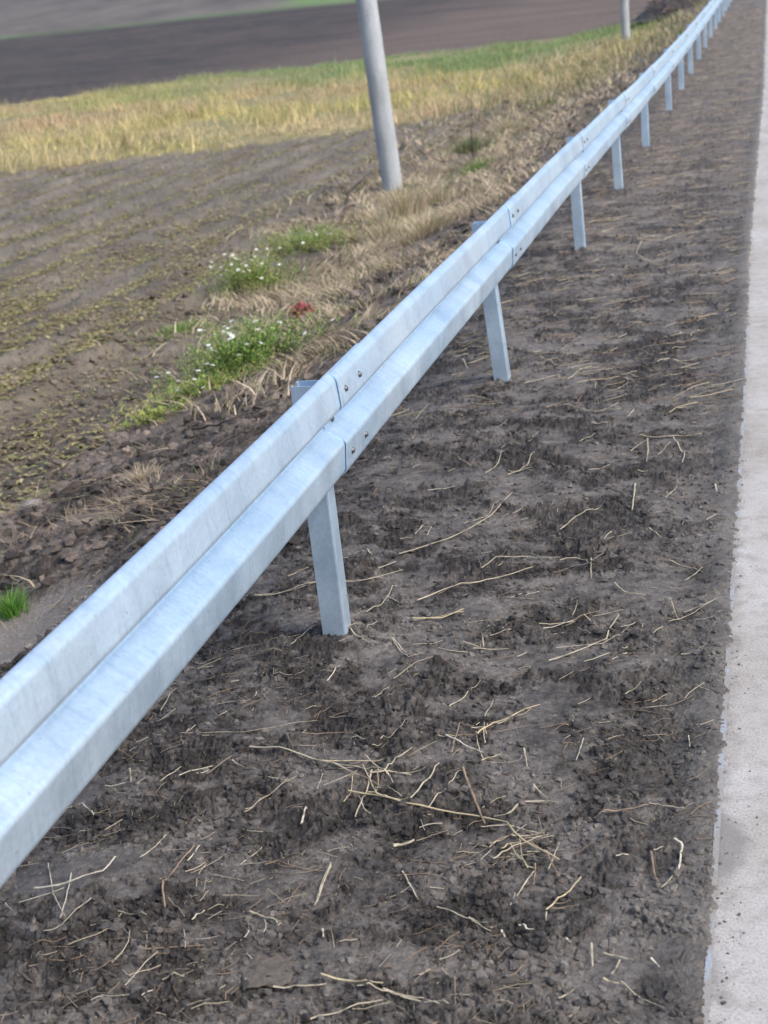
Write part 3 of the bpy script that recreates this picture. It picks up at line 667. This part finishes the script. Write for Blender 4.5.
# ------------------------------------------------------------------ crumbs of soil
def clods(n, xf, name, smin, smax, seed, label, tint=(1, 1, 1)):
    g = np.random.default_rng(seed); X, Y, sc0 = xf(g, n); n = len(X)
    phi = (1 + 5 ** .5) / 2
    ico = np.array([(-1, phi, 0), (1, phi, 0), (-1, -phi, 0), (1, -phi, 0), (0, -1, phi), (0, 1, phi), (0, -1, -phi), (0, 1, -phi), (phi, 0, -1), (phi, 0, 1), (-phi, 0, -1), (-phi, 0, 1)]) / 1.9
    fc = np.array([(0,11,5),(0,5,1),(0,1,7),(0,7,10),(0,10,11),(1,5,9),(5,11,4),(11,10,2),(10,7,6),(7,1,8),(3,9,4),(3,4,2),(3,2,6),(3,6,8),(3,8,9),(4,9,5),(2,4,11),(6,2,10),(8,6,7),(9,8,1)])
    s = smin + (smax - smin) * g.random(n) ** 4; s = s * sc0
    V = ico[None] * (1 + g.normal(0, .26, (n, 12, 1))) * np.stack([g.uniform(.7, 1.5, n), g.uniform(.7, 1.4, n), g.uniform(.6, .95, n)], 1)[:, None]
    a = g.uniform(0, 6.28, n); ca, sa = np.cos(a)[:, None], np.sin(a)[:, None]
    x = V[..., 0] * ca - V[..., 1] * sa; y = V[..., 0] * sa + V[..., 1] * ca
    Z = ground_z(X, Y)
    P = np.stack([X[:, None] + x * s[:, None], Y[:, None] + y * s[:, None], Z[:, None] + V[..., 2] * s[:, None] + s[:, None] * .15], -1)
    F = (fc[None] + (np.arange(n) * 12)[:, None, None]).reshape(-1, 3)
    C = np.repeat(soil_color(X, Y) * g.uniform(.75, 1.35, (n, 1)) * np.array(tint), 12, 0)
    return tag(mesh_obj(name, P.reshape(-1, 3), F, SOIL, cols=C, smooth=False), label, 'soil', None, 'stuff')
def xf_near(g, n):
    Y = 1 / g.uniform(1 / 16, 1 / 1.9, n * 2); xr = g.uniform(-2.6, EDGE + .0, n * 2)
    m_ = fbm(xr, Y, 4.5, 3, .6, 211); k = (m_ + .45 * g.random(n * 2) > .18)
    Y, xr = Y[k][:n], xr[k][:n]; return xr, Y, np.ones(len(Y))
clods(52000, xf_near, 'soil_crumbs', .0013, .011, 12, 'loose crumbs of dark soil')
def xf_spill(g, n):
    Y = 1 / g.uniform(1 / 14, 1 / 1.9, n); xr = EDGE + np.abs(g.normal(0, .035, n)); return xr, Y, np.full(n, .35)
def spill():
    g = np.random.default_rng(8); n = 380
    X, Y, s0 = xf_spill(g, n)
    o = clods(n, lambda g_, n_: (X, Y, s0), 'road_grit', .003, .010, 14, 'grit and soil crumbs strewn on the pavement edge')
    z = np.empty(len(o.data.vertices) * 3, np.float32); o.data.vertices.foreach_get('co', z); z = z.reshape(-1, 12, 3)
    gz = ground_z(X, Y); z[:, :, 2] += (np.maximum(gz, base_z(X, Y) + .007) - gz)[:, None]; o.data.vertices.foreach_set('co', z.ravel()); o.data.update()
spill()
def xf_bank(g, n):
    Y = 1 / g.uniform(1 / 30, 1 / 3.0, n * 2); xr = g.uniform(-5.5, -1.6, n * 2); k = fbm(xr, Y, 1.5, 3, .6, 212) + .3 * g.random(n * 2) > .12
    hol = np.exp(-(((xr + 2.74) / .44) ** 2 + ((Y - 4.55) / .58) ** 2)); k &= (hol < .35) | (g.random(n * 2) < .02)
    return xr[k][:n] + curve_x(Y[k][:n]), Y[k][:n], 1 + .08 * Y[k][:n]
clods(22000, xf_bank, 'bank_clods', .0025, .024, 13, 'clods of brown soil on the bank behind the rail')

# ------------------------------------------------------------------ blades, leaves, plants
def blades(X, Y, Z, H, W_, leanx, leany, colr, seg=3):
    n = len(X); t = np.linspace(0, 1, seg + 1)
    a = np.random.default_rng(n).uniform(0, np.pi, n)
    V = np.zeros((n, seg + 1, 2, 3))
    for k in range(seg + 1):
        tt = t[k]; w_ = W_ * (1 - tt ** 1.5 * .9)
        cx = X + leanx * tt ** 1.8; cy = Y + leany * tt ** 1.8; cz = Z + H * tt * (1 - .15 * tt)
        for s_, q in ((0, -.5), (1, .5)):
            V[:, k, s_, 0] = cx + q * w_ * np.cos(a); V[:, k, s_, 1] = cy + q * w_ * np.sin(a); V[:, k, s_, 2] = cz
    f = np.array([(2 * k, 2 * k + 1, 2 * k + 3, 2 * k + 2) for k in range(seg)])
    F = (f[None] + (np.arange(n) * (seg + 1) * 2)[:, None, None]).reshape(-1, 4)
    return V.reshape(-1, 3), F, np.repeat(colr, (seg + 1) * 2, 0)
# tall dry grass strip across the field
def tall_strip():
    g = np.random.default_rng(21); n = 230000
    X = -g.uniform(0, 1, n) ** .8 * 38 - 2.4; Y = g.uniform(24, 68, n)
    xr = X - curve_x(Y)
    lo, hi = strip_lo(X) + 1.8 * fbm(X, Y * .5, .45, 4, .6, 301), strip_hi(X) + 1.2 * fbm(X, Y, .3, 3, .5, 107)
    ok = (Y > lo) & (Y < hi) & (X / Y > -.62) & (xr < -3.2 - .6 * pnoise(X, Y * .4, 3)) & (g.random(n) < .30 + 1.5 * (fbm(X, Y, .4, 3, .6, 302) + .25))
    X, Y = X[ok], Y[ok]; lo, hi = lo[ok], hi[ok]; n = len(X); Z = ground_z(X, Y)
    tpos = (Y - lo) / (hi - lo)
    clump = np.clip(.6 + 2.6 * fbm(X * .7, Y, .38, 4, .65, 303), .12, 1.7)
    H = g.uniform(.16, .50, n) * clump * (1 - .35 * tpos)
    green = sstep(.42, .72, tpos + .7 * fbm(X, Y, .16, 3, .5, 304)) * sstep(-26, -12, X) + .5 * sstep(.8, .95, tpos + .3 * fbm(X, Y, .2, 2, .5, 309)) 
    green = np.clip(green + (g.random(n) < .14) * .7, 0, 1)[:, None]
    q = np.clip(.5 + 2.2 * fbm(X, Y, .22, 3, .55, 305) + g.normal(0, .18, n), 0, 1)[:, None]
    pk = np.clip(3.0 * fbm(X * .6, Y, .22, 3, .5, 306) + .1, 0, .85)[:, None]
    c = np.array([.72, .64, .28]) * q + np.array([.76, .62, .38]) * (1 - q); c = c * (1 - pk) + np.array([.74, .54, .38]) * pk
    dk = sstep(.05, .35, fbm(X, Y, .7, 3, .6, 307))[:, None]; c = c * (1 - .6 * dk) + np.array([.20, .19, .09]) * .6 * dk
    c = c * (1 - green) + np.array([.27, .39, .17]) * green; c = c * g.uniform(.65, 1.15, (n, 1))
    V, F, C = blades(X, Y, Z - .02, H, g.uniform(.010, .030, n), g.normal(0, .15, n), g.normal(0, .15, n), c, 2)
    tag(mesh_obj('tall_grass', V, F, LEAF, cols=np.clip(C, 0, 1)), 'band of tall yellow dry grass crossing the field, greener at its far side', 'grass', None, 'stuff')
tall_strip()
# low leafy litter and seedlings in rows on the bare field
def field_cover():
    g = np.random.default_rng(22); n = 300000
    Y = 1 / g.uniform(1 / 30, 1 / 4.0, n); X = g.uniform(-.66, -.10, n) * Y
    xr = X - curve_x(Y); wv = .12 * pnoise(X * .5, Y * .12, 71)
    rows = .5 + .5 * np.sin((xr + wv) * 2 * np.pi / .72 + 2.2)
    dens = rows * .55 + .9 * fbm(X, Y * .5, .9, 3, .6, 311) + .10
    dens = dens * sstep(-3.6, -4.6, xr) * np.where(np.abs(xr + 4.5) < .55, .25, 1)
    ok = (g.random(n) < dens * 1.1) & (Y < strip_lo(X) + .5); X, Y = X[ok], Y[ok]; n = len(X); Z = ground_z(X, Y)
    s = g.uniform(.006, .027, n) * (1 + .035 * Y); a = g.uniform(0, 6.28, n); tl = g.normal(0, .5, n)
    q = g.random((n, 1)) + .5 * fbm(X, Y, .6, 2, .5, 312)[:, None]
    c = np.where(q > .6, np.array([[.50, .45, .24]]), np.where(q > .3, np.array([[.34, .35, .15]]), np.array([[.34, .27, .17]]))) * g.uniform(.7, 1.15, (n, 1))
    dx, dy = np.cos(a) * s, np.sin(a) * s
    V = np.zeros((n, 4, 3))
    for k, (u, v) in enumerate(((-1, 0), (0, -.45), (1, 0), (0, .45))):
        V[:, k, 0] = X + u * dx - v * dy; V[:, k, 1] = Y + u * dy + v * dx; V[:, k, 2] = Z + .006 + (u * tl * .5 + abs(v) * .9) * s * .6 + s * .3
    F = np.arange(n * 4).reshape(-1, 4)
    tag(mesh_obj('field_leaf_cover', V.reshape(-1, 3), F, LEAF, cols=np.repeat(c, 4, 0)), 'yellow and olive leaves in rows over the bare field', 'ground cover', None, 'stuff')
field_cover()
# dry hay mat along the foot of the bank
def hay(name, label, pts, n, spread, h, seed, tones=((.50, .41, .27), (.42, .33, .22), (.34, .26, .18)), gr=.12, msk=.10):
    g = np.random.default_rng(seed); W = np.array([at(*p) for p in pts]); idx = g.integers(0, len(W), n)
    X = W[idx, 0] + g.normal(0, 1, n) * spread * (.4 + .06 * W[idx, 1]) / 1.0; Y = W[idx, 1] + g.normal(0, 1, n) * spread * 2.2 * (.4 + .06 * W[idx, 1])
    ok = (X - curve_x(Y) < -1.66) & (fbm(X, Y, 1.3, 3, .6, seed + 5) + .25 * g.random(n) > msk); X, Y = X[ok], Y[ok]; n = len(X); Z = ground_z(X, Y)
    c = np.array(tones)[g.integers(0, len(tones), n)]; gm = g.random(n) < gr; c[gm] = (.17, .22, .08); c = c * g.uniform(.65, 1.15, (n, 1))
    H = g.uniform(.2, 1, n) * h
    ang = fbm(X, Y, .8, 2, .5, seed) * 9 + g.normal(0, .6, n); ln = g.uniform(.05, .22, n)
    V, F, C = blades(X, Y, Z - .003, H, g.uniform(.003, .009, n) * (1 + .07 * Y), np.cos(ang) * ln, np.sin(ang) * ln, c, 3)
    return tag(mesh_obj(name, V, F, LEAF, cols=C), label, 'dry grass', None, 'stuff')
hay('dry_grass_mat', 'flattened beige dry grass along the bank behind the rail', [(330,330),(345,325),(300,335),(320,300),(290,295),(385,212),(395,225),(410,235),(425,215),(365,262),(340,290),(350,260),(370,245),(400,235),(420,230),(440,210),(380,215),(410,200),(460,180),(480,165),(500,150),(520,140),(360,285),(345,240),(430,180),(450,160),(545,118),(560,105),(390,260),(310,350),(470,205),(500,130),(530,112)], 42000, .46, .14, 31, tones=((.80, .70, .52), (.70, .60, .44), (.52, .42, .30), (.74, .60, .46), (.30, .24, .17)))
hay('verge_weeds', 'ragged green and straw weeds along the far bank by the second pole', [(560,95),(580,85),(600,75),(620,60),(640,52),(655,42),(670,32),(685,18),(690,10),(700,2),(610,50),(590,60),(570,75),(540,100)], 12000, .42, .30, 32, gr=.35, tones=((.70, .60, .40), (.55, .46, .30), (.42, .34, .22)))
hay('bank_straw', 'thin brown straw strewn over the near bank', [(60,470),(120,480),(180,470),(230,450),(270,420),(150,520),(100,530),(60,560),(30,480),(200,430),(250,400),(20,540),(300,395),(40,440),(130,445)], 3800, .30, .03, 33, tones=((.42, .34, .23), (.28, .21, .15), (.50, .43, .31)), gr=.08)
def tuft(px, py, label, n, rad, h, tones, seed, name='grass_tuft', cat='grass tuft', group=None, wid=(.002, .005), lean=.5):
    g = np.random.default_rng(seed); x, y = at(px, py); z = float(ground_z(np.array([x]), np.array([y]))[0])
    e = empty(name, (x, y, z), label, cat, group)
    r = np.abs(g.normal(0, .5, n)) * rad; a = g.uniform(0, 6.28, n); X = np.cos(a) * r; Y = np.sin(a) * r
    Zg = ground_z(X + x, Y + y) - z - .01
    c = np.array(tones)[g.integers(0, len(tones), n)] * g.uniform(.7, 1.2, (n, 1))
    H = h * g.uniform(.35, 1, n) * (1 - .4 * np.clip(r / rad, 0, 1)); ll = lean * H
    V, F, C = blades(X, Y, Zg, H, g.uniform(*wid, n), np.cos(a) * ll * g.uniform(.2, 1.3, n) + g.normal(0, .2, n) * ll, np.sin(a) * ll + g.normal(0, .2, n) * ll, c, 4)
    mesh_obj('foliage', V, F, LEAF, e, cols=np.clip(C, 0, 1)); return e
GREEN = [(.22, .36, .11), (.27, .42, .12), (.17, .29, .09), (.36, .42, .16)]
DRY = [(.76, .65, .47), (.66, .55, .40), (.80, .70, .52), (.52, .42, .30)]
tuft(8, 592, 'bright green grass tuft at the left edge above the pale silt', 320, .07, .15, [(.14, .34, .05), (.20, .42, .08), (.10, .25, .04)], 41)
TAN = DRY + [(.45, .38, .24), (.36, .30, .18), (.40, .44, .22)]
tuft(404, 222, 'tallest beige dry tuft, just right of the foot of the near pole', 420, .30, .62, TAN, 42, wid=(.004, .011), lean=.35)
tuft(388, 240, 'leaning beige dry tuft below the foot of the near pole', 380, .34, .36, TAN, 43, wid=(.004, .011), lean=.8)
tuft(424, 236, 'sprawling beige dry tuft right of the tallest dry tuft', 380, .42, .34, TAN, 55, wid=(.004, .011), lean=1.0)
tuft(436, 205, 'thin tan and green tuft on the bank, above the sprawling dry tuft', 320, .45, .40, TAN, 56, wid=(.004, .012), lean=.6)
tuft(372, 222, 'short tan tuft left of the foot of the near pole', 220, .26, .22, TAN, 57, wid=(.004, .010), lean=.8)
tuft(512, 132, 'pale reedy weed clump on the far bank, between near pole and rail', 420, .6, .34, TAN + [(.25, .34, .15)], 58, wid=(.006, .014), lean=.6)
tuft(470, 150, 'dull grey-green weed clump beside the bank, right of the near pole', 600, .5, .30, [(.20, .25, .12), (.30, .28, .17), (.15, .21, .09)], 44, wid=(.006, .014))
tuft(475, 172, 'small green weed with a dark stem on the bank right of the near pole', 260, .28, .25, GREEN, 45, wid=(.006, .014))
tuft(140, 480, 'small bleached straw tuft on the near bank', 220, .10, .11, DRY, 46, lean=.9)
tuft(45, 492, 'small yellow-green seedling clump beside the pale stone', 160, .10, .05, [(.25, .30, .09), (.20, .26, .09)], 47)
tuft(172, 416, 'low fresh green tuft left of the lowest flowering weed', 280, .14, .10, [(.15, .30, .06), (.21, .34, .08)], 48)
tuft(548, 104, 'small green weed patch on the dirt beside the rail, far up', 300, .5, .12, [(.18, .30, .08), (.24, .30, .1)], 49, wid=(.01, .02))
tuft(355, 882, 'tiny green sprout in the soil below the longest stalk', 26, .035, .025, [(.16, .19, .07), (.22, .22, .1)], 50, wid=(.002, .004))
tuft(570, 770, 'tiny green sprout in the middle of the near verge', 22, .03, .035, [(.14, .16, .07), (.2, .19, .09)], 51, wid=(.0015, .003))
tuft(386, 750, 'tiny yellow-green sprout above the pale jointed stalk', 14, .015, .015, [(.25, .28, .09)], 52, wid=(.002, .004))
tuft(180, 330, 'low green weed patch left of the flowering weeds', 600, .36, .10, GREEN, 53, wid=(.006, .012))
tuft(600, 150, 'yellowish weed under the rail beyond the third post', 120, .12, .10, [(.38, .35, .10), (.28, .3, .1)], 54, wid=(.004, .008))

def flowering(px, py, rad, h, nl, nf, label, seed, elong=1.0, yel=.2):
    g = np.random.default_rng(seed); x, y = at(px, py); z = float(ground_z(np.array([x]), np.array([y]))[0])
    e = empty('flowering_weed', (x, y, z), label, 'wild plant', 'white-flowered weeds on the bank')
    # feathery stems: many thin leaflets along arching stems
    ns = nl // 26; X = []; 
    Vs = []; Cs = []; tips = []
    paths = []; cl = []
    for i in range(ns):
        a = g.uniform(0, 6.28); r0 = abs(g.normal(0, .42)) * rad; bx, by = math.cos(a) * r0 * elong, math.sin(a) * r0
        hh = h * g.uniform(.4, 1) * (1 - .35 * min(1, r0 / rad)); le = g.uniform(.1, .8) * hh; a2 = a + g.normal(0, .6)
        t = np.linspace(0, 1, 6)[:, None]
        bz = float(ground_z(np.array([bx + x]), np.array([by + y]))[0]) - z
        P = np.hstack([bx + math.cos(a2) * le * t ** 1.5, by + math.sin(a2) * le * t ** 1.5, bz + hh * t])
        paths.append(P); tips.append(P[-1]); cl.append(np.array((.16, .24, .08)) * g.uniform(.8, 1.2))
        m_ = 26; tt = g.uniform(.05, 1, m_); c0 = np.stack([np.interp(tt, t[:, 0], P[:, k]) for k in range(3)], 1)
        X.append(c0)
    V1, F1, C1 = tubes(paths, [np.array([.0022, .001])] * len(paths), cl, 4, 1)
    C0 = np.concatenate(X); n = len(C0); a = g.uniform(0, 6.28, n); s = g.uniform(.010, .028, n) * (1 + .3 * h); up = g.uniform(-.1, .8, n)
    dirv = np.stack([np.cos(a), np.sin(a), up], 1) * s[:, None]; side = np.stack([-np.sin(a), np.cos(a), np.zeros(n)], 1) * s[:, None] * .17
    V2 = np.stack([C0, C0 + dirv * .5 + side, C0 + dirv, C0 + dirv * .5 - side], 1).reshape(-1, 3); F2 = np.arange(n * 4).reshape(-1, 4) + len(V1)
    pal = np.array([(.31, .54, .13), (.24, .45, .11), (.42, .58, .17), (.52, .57, .19)]); c = pal[g.integers(0, 4, n)]
    ym = g.random(n) < yel * .35; c[ym] = (.62, .56, .2); c = c * g.uniform(.75, 1.2, (n, 1))
    mesh_obj('foliage', np.vstack([V1, V2]), np.vstack([F1, F2]), LEAF, e, cols=np.clip(np.vstack([C1, np.repeat(c, 4, 0)]), 0, 1))
    sel = g.permutation(len(tips))[:nf]
    for i in sel:
        p = tips[i] + np.array([0, 0, .006]); V = [(0, 0, .004)]; R0 = g.uniform(.012, .021); k = 12
        tl = g.normal(0, .3, 2)
        for q in range(k):
            aa = q * 2 * math.pi / k; rr2 = R0 * (1 if q % 2 == 0 else .72); V.append((math.cos(aa) * rr2, math.sin(aa) * rr2, tl[0] * math.cos(aa) * rr2 + tl[1] * math.sin(aa) * rr2))
        F = [(0, 1 + q, 1 + (q + 1) % k) for q in range(k)]
        mesh_obj('flower', np.array(V) + p, np.array(F), PETAL, e)
flowering(243, 372, .56, .34, 10500, 52, 'largest flowering weed, green with white blooms, nearest the rail', 61, 1.1)
flowering(200, 398, .34, .13, 4200, 7, 'low yellow-green weed spreading left from the largest flowering one', 62, 1.6, 1.0)
flowering(254, 288, .56, .34, 7200, 46, 'middle flowering weed with a cluster of white blooms at its top left', 63, 1.0, .8)
flowering(308, 246, .62, .26, 7000, 16, 'far flowering weed, low and wide, below the pole', 64, 1.2, .5)
flowering(150, 424, .20, .08, 1800, 0, 'flat yellow-green weed lying at the left end of the weed patch', 65, 1.8, 1.4)
# red-leaved plant scrap
def red_scrap():
    x, y = at(305, 322); z = float(ground_z(np.array([x]), np.array([y]))[0]); g = np.random.default_rng(71); n = 300
    C0 = g.normal(0, 1, (n, 3)) * (.05, .055, .026) + (0, 0, .11); C0[0:n] *= .8; a = g.uniform(0, 6.28, n); s = g.uniform(.022, .036, n)
    dv = np.stack([np.cos(a), np.sin(a), g.uniform(-.6, .6, n)], 1) * s[:, None]; sd_ = np.stack([-np.sin(a), np.cos(a), g.uniform(-.4, .4, n)], 1) * s[:, None] * .5
    V = np.stack([C0 - dv, C0 + sd_, C0 + dv, C0 - sd_], 1).reshape(-1, 3); c = np.array([(.42, .08, .09), (.50, .17, .15), (.32, .06, .07)])[g.integers(0, 3, n)]
    o = mesh_obj('red_leaf_heap', V, np.arange(n * 4).reshape(-1, 4), LEAF, cols=np.repeat(c, 4, 0)); o.location = (x, y, z)
    tag(o, 'small heap of red leaves on bare soil behind the rail', 'leaves')
red_scrap()

# ------------------------------------------------------------------ stones
def stone(px, py, r, label, colr, seed, flat=.55, name='stone'):
    import bmesh
    g = random.Random(seed); bm = bmesh.new(); bmesh.ops.create_icosphere(bm, subdivisions=4, radius=1)
    V = np.array([v.co[:] for v in bm.verts]); 
    dsp = 1 + .28 * pnoise(V[:, 0] * 1.3 + seed, V[:, 1] * 1.3 + V[:, 2], seed) + .10 * pnoise(V[:, 0] * 4, V[:, 2] * 4 + V[:, 1] * 3, seed + 3)
    for v, q in zip(bm.verts, dsp): v.co = v.co * float(q)
    for v in bm.verts: v.co = Vector((v.co.x * r * 1.15, v.co.y * r, v.co.z * r * flat))
    me = bpy.data.meshes.new(name); bm.to_mesh(me); bm.free()
    for p in me.polygons: p.use_smooth = True
    ca = me.color_attributes.new('Col', 'FLOAT_COLOR', 'POINT'); ca.data.foreach_set('color', np.tile((*colr, 1), (len(me.vertices), 1)).astype(np.float32).ravel())
    me.materials.append(SOIL); x, y = at(px, py); o = bpy.data.objects.new(name, me); col.objects.link(o)
    o.location = (x, y, float(ground_z(np.array([x]), np.array([y]))[0]) + r * flat * .3); o.rotation_euler = (g.uniform(-.1, .1), g.uniform(-.1, .1), g.uniform(0, 3))
    return tag(o, label, 'stone' if name == 'stone' else 'soil clod')
stone(33, 510, .052, 'pale rounded stone on the near bank, left of the rail', (.30, .28, .26), 3)
stone(268, 968, .055, 'flat tan slab of dried mud at the bottom of the verge', (.15, .13, .112), 5, .09, 'mud_slab')
stone(34, 634, .014, 'dark soil clod on the pale silt, right one of two', (.09, .08, .075), 6, .8, 'soil_clod')
stone(20, 640, .012, 'dark soil clod on the pale silt, left one of two', (.09, .08, .075), 7, .8, 'soil_clod')

# ------------------------------------------------------------------ poles
def pole(px, py, r, label, h, lean=(0, 0)):
    x, y = at(px, py); z = float(base_z(x, y))
    n = 40; V = []; F = []; zs = [-1.2, 0, .5, 1.2, 2.5, 4, 6, h]
    for zz in zs:
        rr2 = r * (1 - .008 * max(zz, 0))
        for k in range(n): V.append((math.cos(2 * math.pi * k / n) * rr2 + lean[0] * zz, math.sin(2 * math.pi * k / n) * rr2 + lean[1] * zz, zz))
    for q in range(len(zs) - 1):
        for k in range(n): F.append((q * n + k, q * n + (k + 1) % n, (q + 1) * n + (k + 1) % n, (q + 1) * n + k))
    V.append((lean[0] * h, lean[1] * h, h)); F3 = [((len(zs) - 1) * n + k, (len(zs) - 1) * n + (k + 1) % n, len(V) - 1) for k in range(n)]
    e = empty('utility_pole', (x, y, z), label, 'pole', 'utility poles beside the road')
    mesh_obj('pole_shaft', V, [np.array(F), np.array(F3)], CONC, e); return e
pole(393, 190, .128, 'nearer grey concrete pole standing on the bank in dry grass', 8, (-.045, 0))
pole(626, 40, .130, 'farther grey concrete pole among weeds near the dark pile', 8)

# ------------------------------------------------------------------ dark pile and dead twig
def brush_pile():
    x, y = at(676, 14); z = float(base_z(x, y)); g = np.random.default_rng(81)
    e = empty('brush_pile', (x, y, z), 'dark heap of roots and brushwood beyond the farther pole', 'heap')
    nu, nv = 60, 40; V = []; u = np.linspace(-1, 1, nu); v = np.linspace(-1, 1, nv); U, W = np.meshgrid(u, v)
    r2 = np.sqrt(U ** 2 + W ** 2); Z = .75 * np.clip(1 - r2 ** 1.6, 0, 1) * (1 + .9 * fbm(U * 1, W * 1, 2.4, 4, .6, 401)) - .05
    V = np.stack([U.ravel() * 1.5, W.ravel() * 3.6, Z.ravel()], 1)
    i = (np.arange(nv - 1)[:, None] * nu + np.arange(nu - 1)[None]).ravel(); F = np.stack([i, i + 1, i + nu + 1, i + nu], 1)
    mesh_obj('heap', V, F, SOIL, e, cols=np.tile((.045, .038, .036), (len(V), 1)) * g.uniform(.6, 1.6, (len(V), 1)))
    P = []; Rr = []; Cc = []
    for k in range(260):
        a, b = g.uniform(-1, 1, 2); rr2 = math.hypot(a, b)
        if rr2 > 1: continue
        h0 = .7 * (1 - rr2 ** 1.6); c0 = np.array((a * 1.4, b * 3.4, h0 + g.uniform(-.05, .15))); dr = g.normal(0, 1, 3) * (1, 1, .45); dr /= np.linalg.norm(dr); ln = g.uniform(.2, .7)
        t = np.linspace(-.5, .5, 5)[:, None]; P.append(c0 + dr * ln * t + g.normal(0, .03, (5, 3))); Rr.append(np.array([.022, .008]) * g.uniform(.5, 1.5)); Cc.append(np.array((.11, .085, .075)) * g.uniform(.4, 2.2))
    V, F, C = tubes(P, Rr, Cc, 5, 1); mesh_obj('branches', V, F, STRAW, e, cols=C)
brush_pile()
def twig(pts, r, label, hts, name='dead_twig'):
    W = [at(*p) for p in pts]; P = np.array([(a, b, float(ground_z(np.array([a]), np.array([b]))[0]) + h) for (a, b), h in zip(W, hts)])
    o_ = P[0].copy(); P = smooth_path(P - o_, 14); P += rng.normal(0, r * .4, P.shape)
    V, F, C = tubes([P], [np.array([r, r * .4])], [(.07, .055, .045)], 7, 1); o = mesh_obj(name, V, F, STRAW, cols=C); o.location = o_; tag(o, label, 'twig')
twig([(343, 215), (350, 200), (372, 178)], .018, 'dark dead branch lying left of the foot of the near pole', (.02, .08, .08))
x0, y0 = at(473, 160)
P = np.array([(0, 0, 0), (.01, 0, .15), (0, .01, .33), (.02, 0, .5)]); V, F, C = tubes([P], [np.array([.012, .006])], [(.08, .06, .05)], 6, 1)
o = mesh_obj('dead_twig', V, F, STRAW, cols=C); o.location = (x0, y0, float(ground_z(np.array([x0]), np.array([y0]))[0]) - .02); tag(o, 'thin dark dead stem standing in weeds right of the near pole', 'stem')
# broken roots of the cut bank
for q, (pts, r) in enumerate([([(215,455),(240,440),(262,432)], .007), ([(232,470),(238,450),(236,432)], .006), ([(150,505),(190,492),(215,480)], .005), ([(95,505),(60,512),(30,530)], .005), ([(185,435),(225,432),(280,408)], .008)]):
    twig(pts, r, ['root piece on the bank beside the first post, pointing right', 'short upright root piece left of the first post', 'thin root lying across the near bank', 'thin root running left from the bank toward the pale stone', 'thickest root piece below the weed patch, level with the first post top'][q], (.015, .03, .02), 'root_piece')
